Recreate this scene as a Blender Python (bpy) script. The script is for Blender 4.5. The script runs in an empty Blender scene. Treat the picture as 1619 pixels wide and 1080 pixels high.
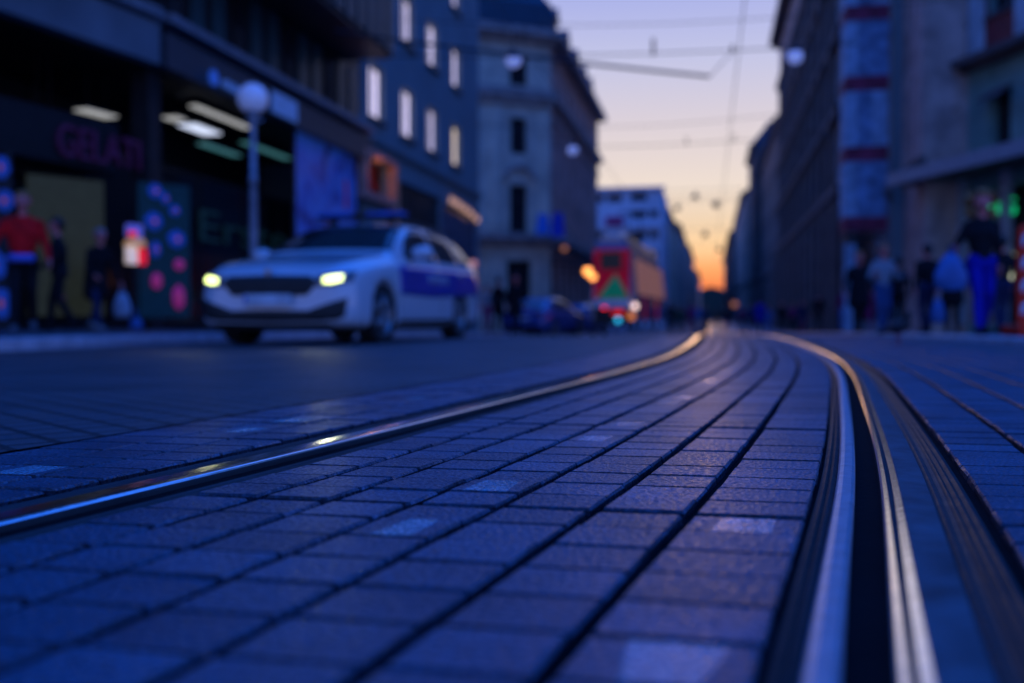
import bpy, bmesh, math, random
from mathutils import Vector, Matrix
from mathutils.bvhtree import BVHTree
R = math.radians
SC = bpy.context.scene
COL = SC.collection
random.seed(11)

# ------------------------------------------------------------ camera, world, exposure
FPX, HOR, YAW, CAMH = 1574.0, 502.0, R(11.3), 0.245
PITCH = math.atan((540 - HOR) / FPX)
cam_d = bpy.data.cameras.new('camera')
cam = bpy.data.objects.new('camera', cam_d)
COL.objects.link(cam)
cam.location = (0, 0, CAMH)
cam.rotation_euler = (math.pi / 2 - PITCH, 0, YAW)
cam_d.sensor_width = 36
cam_d.lens = FPX / 1619 * 36
cam_d.clip_start = 0.02
cam_d.clip_end = 3000
cam_d.dof.use_dof = True
cam_d.dof.focus_distance = 1.62
cam_d.dof.aperture_fstop = 1.9
SC.camera = cam
SC.view_settings.view_transform = 'Standard'
SC.view_settings.look = 'None'
SC.view_settings.exposure = 0
SC.view_settings.gamma = 1

W = bpy.data.worlds.new('World')
SC.world = W
W.use_nodes = True
nt = W.node_tree
nt.nodes.clear()
def N(t, kind, **kw):
    n = t.nodes.new(kind)
    for k, v in kw.items():
        setattr(n, k, v)
    return n
out = N(nt, 'ShaderNodeOutputWorld')
bg = N(nt, 'ShaderNodeBackground')
tc = N(nt, 'ShaderNodeTexCoord')
sep = N(nt, 'ShaderNodeSeparateXYZ')
nt.links.new(tc.outputs['Generated'], sep.inputs[0])
asn = N(nt, 'ShaderNodeMath', operation='ARCSINE')
nt.links.new(sep.outputs['Z'], asn.inputs[0])
el = N(nt, 'ShaderNodeMath', operation='MULTIPLY')
el.inputs[1].default_value = 2 / math.pi
nt.links.new(asn.outputs[0], el.inputs[0])
def ramp(t, stops, interp='LINEAR'):
    r = N(t, 'ShaderNodeValToRGB')
    r.color_ramp.interpolation = interp
    e = r.color_ramp.elements
    while len(e) > 1:
        e.remove(e[-1])
    e[0].position = stops[0][0]
    e[0].color = (*stops[0][1], 1)
    for p, c in stops[1:]:
        k = e.new(p)
        k.color = (*c, 1)
    return r
# dusk glow above the end of the street, by elevation (0..90 deg -> 0..1)
glow = ramp(nt, [(0, (1, .16, .04)), (1.6 / 90, (1.05, .24, .07)), (2.8 / 90, (1.12, .44, .16)), (4.0 / 90, (1.05, .68, .36)), (5.4 / 90, (.90, .67, .46)),
                 (7.3 / 90, (.88, .74, .64)), (10.9 / 90, (.72, .64, .70)), (14.3 / 90, (.56, .57, .80)), (17.7 / 90, (.41, .45, .82)),
                 (23 / 90, (.22, .34, 1.05)), (32 / 90, (.05, .25, 1.3)), (60 / 90, (.006, .20, 1.5)), (1, (.004, .19, 1.5))])
dusk = ramp(nt, [(0, (.42, .44, .80)), (10 / 90, (.22, .34, .95)), (25 / 90, (.02, .24, 1.2)), (60 / 90, (.006, .20, 1.5)), (1, (.004, .19, 1.5))])
nt.links.new(el.outputs[0], glow.inputs[0])
nt.links.new(el.outputs[0], dusk.inputs[0])
# azimuth term: 1 towards the sunset, 0 away from it
hx = N(nt, 'ShaderNodeVectorMath', operation='MULTIPLY')
hx.inputs[1].default_value = (1, 1, 0)
nt.links.new(tc.outputs['Generated'], hx.inputs[0])
hn = N(nt, 'ShaderNodeVectorMath', operation='NORMALIZE')
nt.links.new(hx.outputs[0], hn.inputs[0])
hd = N(nt, 'ShaderNodeVectorMath', operation='DOT_PRODUCT')
hd.inputs[1].default_value = (math.sin(R(0.5)), math.cos(R(0.5)), 0)
nt.links.new(hn.outputs[0], hd.inputs[0])
mr = N(nt, 'ShaderNodeMapRange', interpolation_type='SMOOTHSTEP')
mr.inputs['From Min'].default_value = 0.3
mr.inputs['From Max'].default_value = 0.95
nt.links.new(hd.outputs['Value'], mr.inputs['Value'])
mx = N(nt, 'ShaderNodeMix', data_type='RGBA')
nt.links.new(mr.outputs[0], mx.inputs['Factor'])
nt.links.new(dusk.outputs[0], mx.inputs['A'])
nt.links.new(glow.outputs[0], mx.inputs['B'])
nt.links.new(mx.outputs['Result'], bg.inputs['Color'])
bg.inputs['Strength'].default_value = 1.0
nt.links.new(bg.outputs[0], out.inputs[0])

# the sun has just set behind the end of the street: only a faint low warm light is left
sd = bpy.data.lights.new('sun', 'SUN')
sd.energy = 0.05
sd.color = (1, .55, .28)
sd.angle = R(6)
sun = bpy.data.objects.new('sun', sd)
COL.objects.link(sun)
sun.rotation_euler = (R(86), 0, R(180.5))

# ------------------------------------------------------------ pixel helpers (photo pixels of the 1619x1080 frame)
_fw = Vector((-math.sin(YAW) * math.cos(PITCH), math.cos(YAW) * math.cos(PITCH), -math.sin(PITCH)))
_rt = Vector((math.cos(YAW), math.sin(YAW), 0))
_up = _rt.cross(_fw)
def ray(u, v):
    return _fw + _rt * ((u - 809.5) / FPX) - _up * ((v - 540) / FPX)
def at_X(u, v, x):
    d = ray(u, v)
    return d * (x / d.x) + Vector((0, 0, CAMH))
def at_Y(u, v, y):
    d = ray(u, v)
    return d * (y / d.y) + Vector((0, 0, CAMH))
def at_S(u, s):
    """ground x, y of something seen at column u with scale s pixels per metre"""
    d = FPX / s
    p = _fw * d + _rt * ((u - 809.5) / s)
    return p.x, p.y
def dip(y):
    # the street falls away beyond a slight crest about 12 m ahead
    if y < 11: return 0.0
    if y < 17: return -(y - 11) ** 2 * .016 / 12
    return -.048 - .016 * (min(y, 62) - 17)
def gz(x, y=0):
    return (-0.014 * max(0.0, abs(x - 0.3) - 1.5) if x < 3 else -0.017) + dip(y)

# ------------------------------------------------------------ materials
MATS = {}
def mat(name, col, rough=.7, metal=0, var=.25, vs=6, bump=0, bs=60, emit=None, es=0, spec=.5, coat=0, alpha=None, col2=None, rvar=0, trans=0):
    if name in MATS:
        return MATS[name]
    m = bpy.data.materials.new(name)
    m.use_nodes = True
    t = m.node_tree
    b = t.nodes['Principled BSDF']
    b.inputs['Roughness'].default_value = rough
    b.inputs['Metallic'].default_value = metal
    b.inputs['Specular IOR Level'].default_value = spec
    b.inputs['Coat Weight'].default_value = coat
    b.inputs['Transmission Weight'].default_value = trans
    c = N(t, 'ShaderNodeTexCoord')
    n = N(t, 'ShaderNodeTexNoise')
    n.inputs['Scale'].default_value = vs
    n.inputs['Detail'].default_value = 5
    t.links.new(c.outputs['Object'], n.inputs['Vector'])
    c2 = col2 or tuple(x * (1 - var) for x in col)
    c1 = col if col2 else tuple(min(1, x * (1 + var)) for x in col)
    r = ramp(t, [(.3, c2), (.7, c1)])
    t.links.new(n.outputs['Fac'], r.inputs[0])
    t.links.new(r.outputs[0], b.inputs['Base Color'])
    if rvar:
        q = N(t, 'ShaderNodeMapRange')
        q.inputs['To Min'].default_value = max(.02, rough - rvar)
        q.inputs['To Max'].default_value = min(1, rough + rvar)
        n3 = N(t, 'ShaderNodeTexNoise')
        n3.inputs['Scale'].default_value = vs * 3.1
        t.links.new(c.outputs['Object'], n3.inputs['Vector'])
        t.links.new(n3.outputs['Fac'], q.inputs['Value'])
        t.links.new(q.outputs[0], b.inputs['Roughness'])
    if bump:
        n2 = N(t, 'ShaderNodeTexNoise')
        n2.inputs['Scale'].default_value = bs
        n2.inputs['Detail'].default_value = 6
        t.links.new(c.outputs['Object'], n2.inputs['Vector'])
        bp = N(t, 'ShaderNodeBump')
        bp.inputs['Strength'].default_value = 1
        bp.inputs['Distance'].default_value = bump
        t.links.new(n2.outputs['Fac'], bp.inputs['Height'])
        t.links.new(bp.outputs[0], b.inputs['Normal'])
    if emit:
        b.inputs['Emission Color'].default_value = (*emit, 1)
        b.inputs['Emission Strength'].default_value = es
    MATS[name] = m
    return m

# ------------------------------------------------------------ mesh helpers
def link(name, me, m=None, parent=None, label=None, smooth=False):
    o = bpy.data.objects.new(name, me)
    COL.objects.link(o)
    if m:
        for k in (m if isinstance(m, (list, tuple)) else [m]):
            me.materials.append(k)
    if parent:
        o.parent = parent
    if label:
        o['label'] = label
    if smooth:
        for p in me.polygons:
            p.use_smooth = True
    return o
def thing(name, label, cat, loc=(0, 0, 0), rz=0, group=None):
    o = bpy.data.objects.new(name, None)
    o.empty_display_size = .2
    COL.objects.link(o)
    o.location = loc
    o.rotation_euler = (0, 0, rz)
    tag(o, label, cat, group)
    return o
def tag(o, label=None, cat=None, group=None, kind=None):
    if label: o['label'] = label
    if cat: o['category'] = cat
    if group: o['group'] = group
    if kind: o['kind'] = kind
    return o
class MB:
    def __init__(s):
        s.v, s.f, s.mi = [], [], []
    def add(s, vs, fs, mi=0):
        k = len(s.v)
        s.v += [tuple(x) for x in vs]
        s.f += [tuple(i + k for i in f) for f in fs]
        s.mi += [mi] * len(fs)
        return s
    def box(s, x0, x1, y0, y1, z0, z1, mi=0):
        return s.add([(x0, y0, z0), (x1, y0, z0), (x1, y1, z0), (x0, y1, z0), (x0, y0, z1), (x1, y0, z1), (x1, y1, z1), (x0, y1, z1)],
                     [(0, 3, 2, 1), (4, 5, 6, 7), (0, 1, 5, 4), (1, 2, 6, 5), (2, 3, 7, 6), (3, 0, 4, 7)], mi)
    def tube(s, a, b, ra, rb=None, n=12, mi=0, caps=True):
        rb = ra if rb is None else rb
        a, b = Vector(a), Vector(b)
        d = (b - a).normalized()
        e = d.orthogonal().normalized()
        g = d.cross(e)
        vs = []
        for c, r in ((a, ra), (b, rb)):
            for i in range(n):
                w = 2 * math.pi * i / n
                vs.append(c + (e * math.cos(w) + g * math.sin(w)) * r)
        fs = [(i, (i + 1) % n, n + (i + 1) % n, n + i) for i in range(n)]
        if caps:
            fs += [tuple(range(n - 1, -1, -1)), tuple(range(n, 2 * n))]
        return s.add(vs, fs, mi)
    def lathe(s, prof, n=20, mi=0, axis='z', c=(0, 0, 0)):
        vs = []
        for r, h in prof:
            for i in range(n):
                w = 2 * math.pi * i / n
                p = (r * math.cos(w), r * math.sin(w), h)
                if axis == 'x': p = (h, r * math.cos(w), r * math.sin(w))
                if axis == 'y': p = (r * math.sin(w), h, r * math.cos(w))
                vs.append((p[0] + c[0], p[1] + c[1], p[2] + c[2]))
        fs = []
        for j in range(len(prof) - 1):
            for i in range(n):
                k = (i + 1) % n
                fs.append((j * n + i, j * n + k, (j + 1) * n + k, (j + 1) * n + i))
        return s.add(vs, fs, mi)
    def sphere(s, c, r, n=16, m=10, mi=0, sc=(1, 1, 1)):
        prof = [(math.sin(math.pi * j / m) * r, -math.cos(math.pi * j / m) * r) for j in range(m + 1)]
        prof[0] = (1e-4, -r); prof[-1] = (1e-4, r)
        k = len(s.v)
        s.lathe(prof, n, mi)
        for i in range(k, len(s.v)):
            p = s.v[i]
            s.v[i] = (p[0] * sc[0] + c[0], p[1] * sc[1] + c[1], p[2] * sc[2] + c[2])
        return s
    def capsule(s, a, b, ra, rb, n=12, mi=0):
        a, b = Vector(a), Vector(b)
        if (b - a).length < 1e-5:
            b = a + Vector((0, 0, 1e-4))
        d = (b - a).normalized()
        e = d.orthogonal().normalized()
        g = d.cross(e)
        rings = []
        for t in (-84, -50, -20, 0): rings.append((a + d * ra * math.sin(R(t)), ra * math.cos(R(t))))
        for t in (0, 20, 50, 84): rings.append((b + d * rb * math.sin(R(t)), rb * math.cos(R(t))))
        vs = []
        for c, r in rings:
            for i in range(n):
                w = 2 * math.pi * i / n
                vs.append(c + (e * math.cos(w) + g * math.sin(w)) * r)
        fs = []
        for j in range(7):
            for i in range(n):
                k = (i + 1) % n
                fs.append((j * n + i, j * n + k, (j + 1) * n + k, (j + 1) * n + i))
        fs += [tuple(range(n - 1, -1, -1)), tuple(range(7 * n, 8 * n))]
        return s.add(vs, fs, mi)
    def mesh(s, name):
        me = bpy.data.meshes.new(name)
        me.from_pydata(s.v, [], s.f)
        for p, i in zip(me.polygons, s.mi):
            p.material_index = i
        me.update()
        return me
    def build(s, name, m=None, parent=None, label=None, smooth=False, bevel=0):
        o = link(name, s.mesh(name), m, parent, label, smooth)
        if bevel:
            md = o.modifiers.new('bevel', 'BEVEL')
            md.width = bevel
            md.segments = 2
            md.limit_method = 'ANGLE'
        return o
def evaluated(o):
    """apply an object's modifiers and return the mesh; the helper object is removed"""
    dg = bpy.context.evaluated_depsgraph_get()
    me = bpy.data.meshes.new_from_object(o.evaluated_get(dg))
    bpy.data.objects.remove(o)
    return me
def text_mesh(txt, size, ext=.01, font_off=0):
    c = bpy.data.curves.new('txt', 'FONT')
    c.body = txt
    c.size = size
    c.extrude = ext
    c.offset = font_off
    o = bpy.data.objects.new('txt', c)
    COL.objects.link(o)
    return evaluated(o)
def copy_tree(o, parent=None):
    c = o.copy()
    COL.objects.link(c)
    if parent: c.parent = parent
    for ch in [x for x in COL.objects if x.parent == o]:
        copy_tree(ch, c)
    return c

# ------------------------------------------------------------ ground materials
def stone_mat(name, col, rough, nscale=1.0, sparkle=True):
    m = bpy.data.materials.new(name)
    m.use_nodes = True
    t = m.node_tree
    b = t.nodes['Principled BSDF']
    c = N(t, 'ShaderNodeTexCoord')
    big = N(t, 'ShaderNodeTexNoise'); big.inputs['Scale'].default_value = 5 * nscale; big.inputs['Detail'].default_value = 8
    t.links.new(c.outputs['Object'], big.inputs['Vector'])
    at = N(t, 'ShaderNodeAttribute'); at.attribute_name = 'tone'
    r = ramp(t, [(.25, tuple(x * .6 for x in col)), (.75, tuple(x * 1.35 for x in col))])
    t.links.new(big.outputs['Fac'], r.inputs[0])
    mul = N(t, 'ShaderNodeMix', data_type='RGBA', blend_type='MULTIPLY')
    mul.inputs['Factor'].default_value = 1
    sp = N(t, 'ShaderNodeTexNoise'); sp.inputs['Scale'].default_value = 190; sp.inputs['Detail'].default_value = 2
    t.links.new(c.outputs['Object'], sp.inputs['Vector'])
    sr = ramp(t, [(.36, (.45, .45, .45)), (.52, (1, 1, 1)), (.66, (2.0, 2.0, 2.0))])
    t.links.new(sp.outputs['Fac'], sr.inputs[0])
    m2 = N(t, 'ShaderNodeMix', data_type='RGBA', blend_type='MULTIPLY')
    m2.inputs['Factor'].default_value = .8
    t.links.new(r.outputs[0], m2.inputs['A']); t.links.new(sr.outputs[0], m2.inputs['B'])
    t.links.new(m2.outputs['Result'], mul.inputs['A'])
    t.links.new(at.outputs['Color'], mul.inputs['B'])
    t.links.new(mul.outputs['Result'], b.inputs['Base Color'])
    # roughness: worn and rough areas
    wr = N(t, 'ShaderNodeTexNoise'); wr.inputs['Scale'].default_value = 120 * nscale; wr.inputs['Detail'].default_value = 6
    t.links.new(c.outputs['Object'], wr.inputs['Vector'])
    q = N(t, 'ShaderNodeMapRange')
    q.inputs['From Min'].default_value = .3; q.inputs['From Max'].default_value = .7
    q.inputs['To Min'].default_value = max(.1, rough - .22); q.inputs['To Max'].default_value = rough + .20
    t.links.new(wr.outputs['Fac'], q.inputs['Value'])
    sub = N(t, 'ShaderNodeMath', operation='MULTIPLY')
    t.links.new(q.outputs[0], sub.inputs[0])
    t.links.new(at.outputs['Alpha'], sub.inputs[1])
    t.links.new(sub.outputs[0], b.inputs['Roughness'])
    # bump: grit + soft unevenness
    g1 = N(t, 'ShaderNodeTexNoise'); g1.inputs['Scale'].default_value = 130; g1.inputs['Detail'].default_value = 3
    g2 = N(t, 'ShaderNodeTexNoise'); g2.inputs['Scale'].default_value = 45; g2.inputs['Detail'].default_value = 5
    t.links.new(c.outputs['Object'], g1.inputs['Vector'])
    t.links.new(c.outputs['Object'], g2.inputs['Vector'])
    b1 = N(t, 'ShaderNodeBump'); b1.inputs['Distance'].default_value = .008
    b2 = N(t, 'ShaderNodeBump'); b2.inputs['Distance'].default_value = .0022
    b1.inputs['Strength'].default_value = .8
    b2.inputs['Strength'].default_value = .6
    t.links.new(g1.outputs['Fac'], b1.inputs['Height'])
    t.links.new(g2.outputs['Fac'], b2.inputs['Height'])
    t.links.new(b1.outputs[0], b2.inputs['Normal'])
    t.links.new(b2.outputs[0], b.inputs['Normal'])
    b.inputs['Specular IOR Level'].default_value = .58
    b.inputs['Specular Tint'].default_value = (.58, .66, 1.0, 1)
    MATS[name] = m
    return m
M_slab = stone_mat('setts', (.036, .088, .128), .43)
M_bed = mat('joint_filler', (.006, .006, .007), 1.0, spec=.1, bump=.004, bs=120)
M_band = mat('smooth_band_beside_head', (.075, .095, .11), .34, .0, var=.5, vs=14, bump=.0006, bs=40, rvar=.08)
M_pave = stone_mat('pavement_stone', (.11, .11, .115), .55)
M_kerb = stone_mat('kerb_stone', (.50, .47, .50), .42)
M_steel = mat('polished_rail_steel', (.82, .80, .80), .15, 1, var=.12, vs=30, bump=.0004, bs=60, rvar=.05)
M_steelr = mat('worn_lip_steel', (.36, .38, .42), .42, .45, var=.2, vs=40, bump=.0008, bs=90, rvar=.06)
M_rust = mat('rusty_rail_side', (.035, .040, .042), .85, .0, spec=.2, bump=.002, bs=90)
M_seal = mat('bitumen_seal', (.016, .016, .018), .6, bump=.002, bs=35, rvar=.12)

# ------------------------------------------------------------ tracks: centre line as a smooth curve through measured points
CP = [(-6, -1.35), (-3, -.915), (0, -.478), (.7, -.378), (1.7, -.233), (3.08, -.063), (4.58, .106), (6.22, .235), (9, .325), (15.7, .350), (30, .35), (60, .35), (200, .35), (400, .35)]
def cl(y):
    for i in range(len(CP) - 1):
        if CP[i][0] <= y <= CP[i + 1][0]:
            break
    y0, x0 = CP[i]; y1, x1 = CP[i + 1]
    def sl(k):
        if k == 0: return (CP[1][1] - CP[0][1]) / (CP[1][0] - CP[0][0])
        if k == len(CP) - 1: return 0
        a = (CP[k][1] - CP[k - 1][1]) / (CP[k][0] - CP[k - 1][0]); b = (CP[k + 1][1] - CP[k][1]) / (CP[k + 1][0] - CP[k][0])
        return (a + b) / 2 if a * b > 0 else 0
    h = y1 - y0; t = (y - y0) / h
    m0, m1 = sl(i) * h, sl(i + 1) * h
    return (2 * t**3 - 3 * t**2 + 1) * x0 + (t**3 - 2 * t**2 + t) * m0 + (-2 * t**3 + 3 * t**2) * x1 + (t**3 - t**2) * m1
def yrange(a, b, fine=.12):
    ys = [a]
    while ys[-1] < b:
        y = ys[-1]
        ys.append(min(b, y + (fine if y < 8 else fine * 4 if y < 30 else 8)))
    return ys
def sweep(name, prof, ys, m, shift, parent=None, smooth=True, mis=None):
    """sweep an open (offset, z) profile along the track; shift(y) gives the x of offset 0"""
    b = MB()
    n = len(prof)
    vs = []
    for y in ys:
        x = shift(y)
        for o, z in prof:
            vs.append((x + o, y, z + dip(y)))
    for j in range(len(ys) - 1):
        for i in range(n - 1):
            b.add([], [])
            b.f.append((j * n + i, j * n + i + 1, (j + 1) * n + i + 1, (j + 1) * n + i))
            b.mi.append(mis[i] if mis else 0)
    b.v = vs
    return b.build(name, m, parent, smooth=False)

def grooved_rail(side, label, base):
    """side +1: right rail (head on the outer side of the gauge line), -1: left rail"""
    t = thing('tram_rail', label, 'rail', (0, 0, 0), group='grooved tram rails of the near track' if base == 0 else 'grooved tram rails of the far track')
    shift = (lambda y: cl(y) + side * .5) if base == 0 else (lambda y: base + side * .5)
    ys = yrange(-1.2, 150) if base == 0 else [6, 20, 40, 80, 150]
    s = side
    head = [(0.000, -.030), (0.000, -.012), (.0015, -.006), (.0055, -.0015), (.0105, .0005), (.0125, -.0012), (.0150, .0010), (.022, .0024), (.040, .0026), (.052, .0012), (.056, -.003), (.057, -.014)]
    if s > 0:
        head = [(0.000, -.030), (0.000, -.010), (.0012, -.0045), (.0040, -.0012), (.0095, .0010), (.0105, -.0016), (.0158, -.0016), (.0168, -.0004), (.0255, .0028), (.0285, -.0006), (.045, -.0010), (.066, -.0020), (.069, -.010)]
        lip = [(-.034, -.030), (-.0345, -.006), (-.036, -.0015), (-.040, .0004), (-.052, .0002), (-.0585, -.0014), (-.0615, -.005), (-.062, -.014)]
    else:
        head = [(0.000, -.030), (0.000, -.010), (.0006, -.0060), (.0020, -.0030), (.0042, -.0008), (.0070, .0004), (.018, .0012), (.042, .0010), (.047, -.0014), (.060, -.0016), (.084, -.0022), (.088, -.010)]
        lip = [(-.034, -.030), (-.0345, -.014), (-.037, -.009), (-.042, -.007), (-.054, -.007), (-.060, -.009), (-.062, -.014)]
    if s > 0:
        h = head; l = lip[::-1]
    else:
        h = [(-o, z) for o, z in head][::-1]; l = [(-o, z) for o, z in lip]
    mi = [0] * (len(h) - 1)
    if s > 0:
        mi[5] = mi[6] = 1; mi[0] = 1
        mi[9] = mi[10] = 2
    if s < 0:
        mi[-1] = mi[-2] = mi[-3] = 1; mi[0] = mi[1] = 1
    o = sweep('rail_head', h, ys, [M_steel, M_rust, M_band], shift, t, mis=mi)
    l_ = sweep('guard_lip', l, ys, M_steelr, shift, t)
    if s < 0: l_.data.materials[0] = M_rust
    f = sweep('groove_floor', sorted([(s * -.036, -.029), (s * .001, -.029)]), ys, M_rust, shift, t)
    return t
grooved_rail(1, 'near steel tram rail curving up the right side of the picture', 0)
grooved_rail(-1, 'long steel tram rail running from the lower left edge to the street end', 0)

# dirt and pebbles lying in the groove of the right rail
mb = MB()
for i in range(420):
    y = random.uniform(.3, 5)
    x = cl(y) + .5 - random.uniform(.004, .031)
    r = random.uniform(.0015, .0055)
    mb.sphere((x, y, -.028 + r * .4), r, 6, 4, sc=(1, random.uniform(.8, 1.6), .6))
tag(mb.build('groove_grit', mat('groove_grit', (.10, .09, .08), .6, var=.5, vs=200, spec=.6)), 'dark grit and pebbles lying in the groove of the right rail', kind='stuff')
for i, (y, r) in enumerate(((1.42, .0085), (2.02, .006), (1.62, .007))):
    mb = MB()
    mb.sphere((0, 0, 0), r, 10, 7, sc=(1.1, .8, .45))
    for k, p in enumerate(mb.v):
        mb.v[k] = tuple(c * random.uniform(.85, 1.15) for c in p)
    o = mb.build('pebble', mat('pale_pebble', (.42, .43, .46), .35, vs=90))
    o.location = (cl(y) + .5 - .017, y, -.028 + r * .35)
    tag(o, ('largest pale pebble wedged in the groove of the right rail', 'small round pebble in the rail groove, farthest of three', 'middle grey pebble lying flat in the groove of the right rail')[i], 'pebble', 'loose pebbles in the rail groove')

# ------------------------------------------------------------ paving blocks
def blocks(name, cols, ya, yb, z, side='c', polish=(), joint=.015, jrow=.0075, mask=None, mt=None):
    """raised setts between column offsets (measured from the centre line); rows .1 m apart, slab joint every metre"""
    me = bpy.data.meshes.new(name)
    V, Fc, T = [], [], []
    ny0 = int(math.floor(ya / .1)); ny1 = int(math.ceil(yb / .1))
    for r in range(ny0, ny1):
        y0 = r * .1 + .06; y1 = y0 + .1
        big0 = (r % 10) == 2
        big1 = ((r + 1) % 10) == 2
        a = y0 + (jrow * (1.3 if big0 else .5)); b = y1 - (jrow * (1.3 if big1 else .5))
        for k in range(len(cols) - 1):
            o0, o1 = cols[k] + joint / 2, cols[k + 1] - joint / 2
            if mask and not mask((o0 + o1) / 2 + cl(y0), y0): continue
            jit = random.uniform(-.0012, .0012)
            tn = random.uniform(.75, 1.25)
            pol = 1.0
            for (px, py) in polish:
                if y0 <= py < y1 and o0 - .006 <= px - cl(py) < o1 + .006:
                    pol = .55; tn = random.uniform(2.8, 4.0)
            be = .0022 + random.uniform(-.0006, .0010)
            dz = [random.uniform(-.0005, .0005) for _ in range(4)]
            ring0 = [(o0, a), (o1, a), (o1, b), (o0, b)]
            ring1 = [(o0 + be, a + be * .6), (o1 - be, a + be * .6), (o1 - be, b - be * .6), (o0 + be, b - be * .6)]
            base = len(V)
            for (o, y) in ring0: V.append((cl(y) + o + random.uniform(-.0014, .0014), y + random.uniform(-.0008, .0008), z(cl(y) + o, y) - .012))
            for (o, y) in ring0: V.append((cl(y) + o + random.uniform(-.0014, .0014), y + random.uniform(-.0008, .0008), z(cl(y) + o, y) - .0040 + jit))
            for q, (o, y) in enumerate(ring1): V.append((cl(y) + o, y, z(cl(y) + o, y) + jit + dz[q]))
            fs = [(base + i, base + (i + 1) % 4, base + 4 + (i + 1) % 4, base + 4 + i) for i in range(4)]
            fs += [(base + 4 + i, base + 4 + (i + 1) % 4, base + 8 + (i + 1) % 4, base + 8 + i) for i in range(4)]
            fs.append((base + 8, base + 9, base + 10, base + 11))
            if pol < 1:
                # a smoother worn patch in the block, its shine painted as a paler tone
                f0, f1 = random.uniform(.15, .4), random.uniform(.6, .85); f2, f3 = f0 + random.uniform(-.1, .1), f1 + random.uniform(-.1, .1)
                a8, a9, a10, a11 = [Vector(V[base + q]) for q in (8, 9, 10, 11)]
                V += [tuple(a8.lerp(a9, f0)), tuple(a8.lerp(a9, f1)), tuple(a11.lerp(a10, f2)), tuple(a11.lerp(a10, f3))]
                fs = fs[:-1] + [(base + 8, base + 12, base + 14, base + 11), (base + 13, base + 9, base + 10, base + 15), (base + 12, base + 13, base + 15, base + 14)]
                tt = [(.15, .15, .15, 1.5)] * 4 + [(.4, .4, .4, 1.2)] + [(1, 1, 1, 1)] * 5 + [(tn * 1.5, tn * 1.15, tn * .9, pol)]
            else:
                tt = [(.15, .15, .15, 1.5)] * 4 + [(.4, .4, .4, 1.2)] + [(tn, tn * .99, tn * 1.01, 1)] * 4
            Fc += fs
            T += tt
    me.from_pydata(V, [], Fc)
    at = me.attributes.new('tone', 'FLOAT_COLOR', 'FACE')
    for i, c in enumerate(T):
        at.data[i].color = c
    o = link(name, me, mt or M_slab)
    tag(o, kind='structure')
    return o
def gp(u, v):
    d = ray(u, v); q = -CAMH / d.z
    return (d.x * q, d.y * q)
POL = [gp(*p) for p in ((1168, 580), (1150, 590), (1130, 602), (1075, 626), (1060, 634), (985, 667), (940, 690), (797, 769), (668, 832), (1155, 817), (1085, 1072))]
POLL = [gp(*p) for p in ((478, 663), (370, 682), (640, 631), (18, 748))]
# inside the rails
ci = [-.416, -.311, -.206, -.090, .026, .150, .270, .416]
blocks('track_paving', ci, -.9, 34, lambda x, y: dip(y), polish=POL)
# outside: right and left strips
cr = [.62 + .005] + [.765 + .148 * i for i in range(13)]
blocks('right_strip_paving', cr, -.3, 22, lambda x, y: gz(x, y), mask=lambda x, y: x < 2.0)
clft = [-1.01, -.865, -.74, -.625]
blocks('left_strip_paving', clft, .1, 22, lambda x, y: dip(y), polish=POLL, joint=.009)

def sheet(name, xs_fn, ys, m, zf, kind='structure', tone=(1, 1, 1, 1)):
    b = MB()
    rows = []
    for y in ys:
        xs = xs_fn(y)
        rows.append(len(xs))
        for x in xs:
            b.v.append((x, y, zf(x, y)))
    n = rows[0]
    for j in range(len(ys) - 1):
        for i in range(n - 1):
            b.f.append((j * n + i, j * n + i + 1, (j + 1) * n + i + 1, (j + 1) * n + i)); b.mi.append(0)
    me = b.mesh(name)
    at = me.attributes.new('tone', 'FLOAT_COLOR', 'POINT')
    for i in range(len(me.vertices)):
        at.data[i].color = tone
    return tag(link(name, me, m), kind=kind)
ysg = yrange(-3, 400, .25)
sheet('ground', lambda y: [-900, -60, -20, -6.6, -4, -1.2, .3, 1.8, 4, 20, 60, 900], [-300, -20, -3, 0, 8, 12, 14, 17, 22, 30, 45, 62, 100, 400, 1500], mat('street_dirt', (.05, .048, .05), .9), lambda x, y: gz(x, y) - .05)
sheet('track_bed', lambda y: [cl(y) - .63, cl(y) - .425, cl(y) + .425, cl(y) + .63], ysg, M_bed, lambda x, y: dip(y) - .012)
for nm, s in (('right_rail_seal', 1), ('left_rail_seal', -1)):
    if s > 0:
        sweep('right_rail_filler', [(.068, -.0085), (.073, -.0035), (.078, -.0040), (.0805, -.0075), (.086, -.0050)], yrange(-1, 40), M_seal, lambda y: cl(y) + .5)['kind'] = 'structure'
    # smooth bitumen seams on both sides of each rail
    sweep(nm, sorted([(s * .086, -.0085), (s * .091, -.0045), (s * .096, -.009), (s * .101, -.005), (s * .107, -.010), (s * .112, -.006), (s * .120, -.011)]), yrange(-1, 40), M_seal, lambda y, s=s: cl(y) + s * .5)['kind'] = 'structure'
    sweep(nm.replace('seal', 'inner_seal'), sorted([(s * -.086, -.010), (s * -.078, -.004), (s * -.074, -.009), (s * -.069, -.004), (s * -.0615, -.011)]), yrange(-1, 40), M_seal, lambda y, s=s: cl(y) + s * .5)['kind'] = 'structure'
sheet('left_strip_bed', lambda y: [cl(y) - 1.02, cl(y) - .62], yrange(-1, 22), M_bed, lambda x, y: dip(y) - .0115)
sheet('right_strip_bed', lambda y: [cl(y) + .619, cl(y) + 1.4, max(2.02, cl(y) + 1.97)], yrange(-1, 22), M_bed, lambda x, y: gz(x, y) - .0115)
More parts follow.
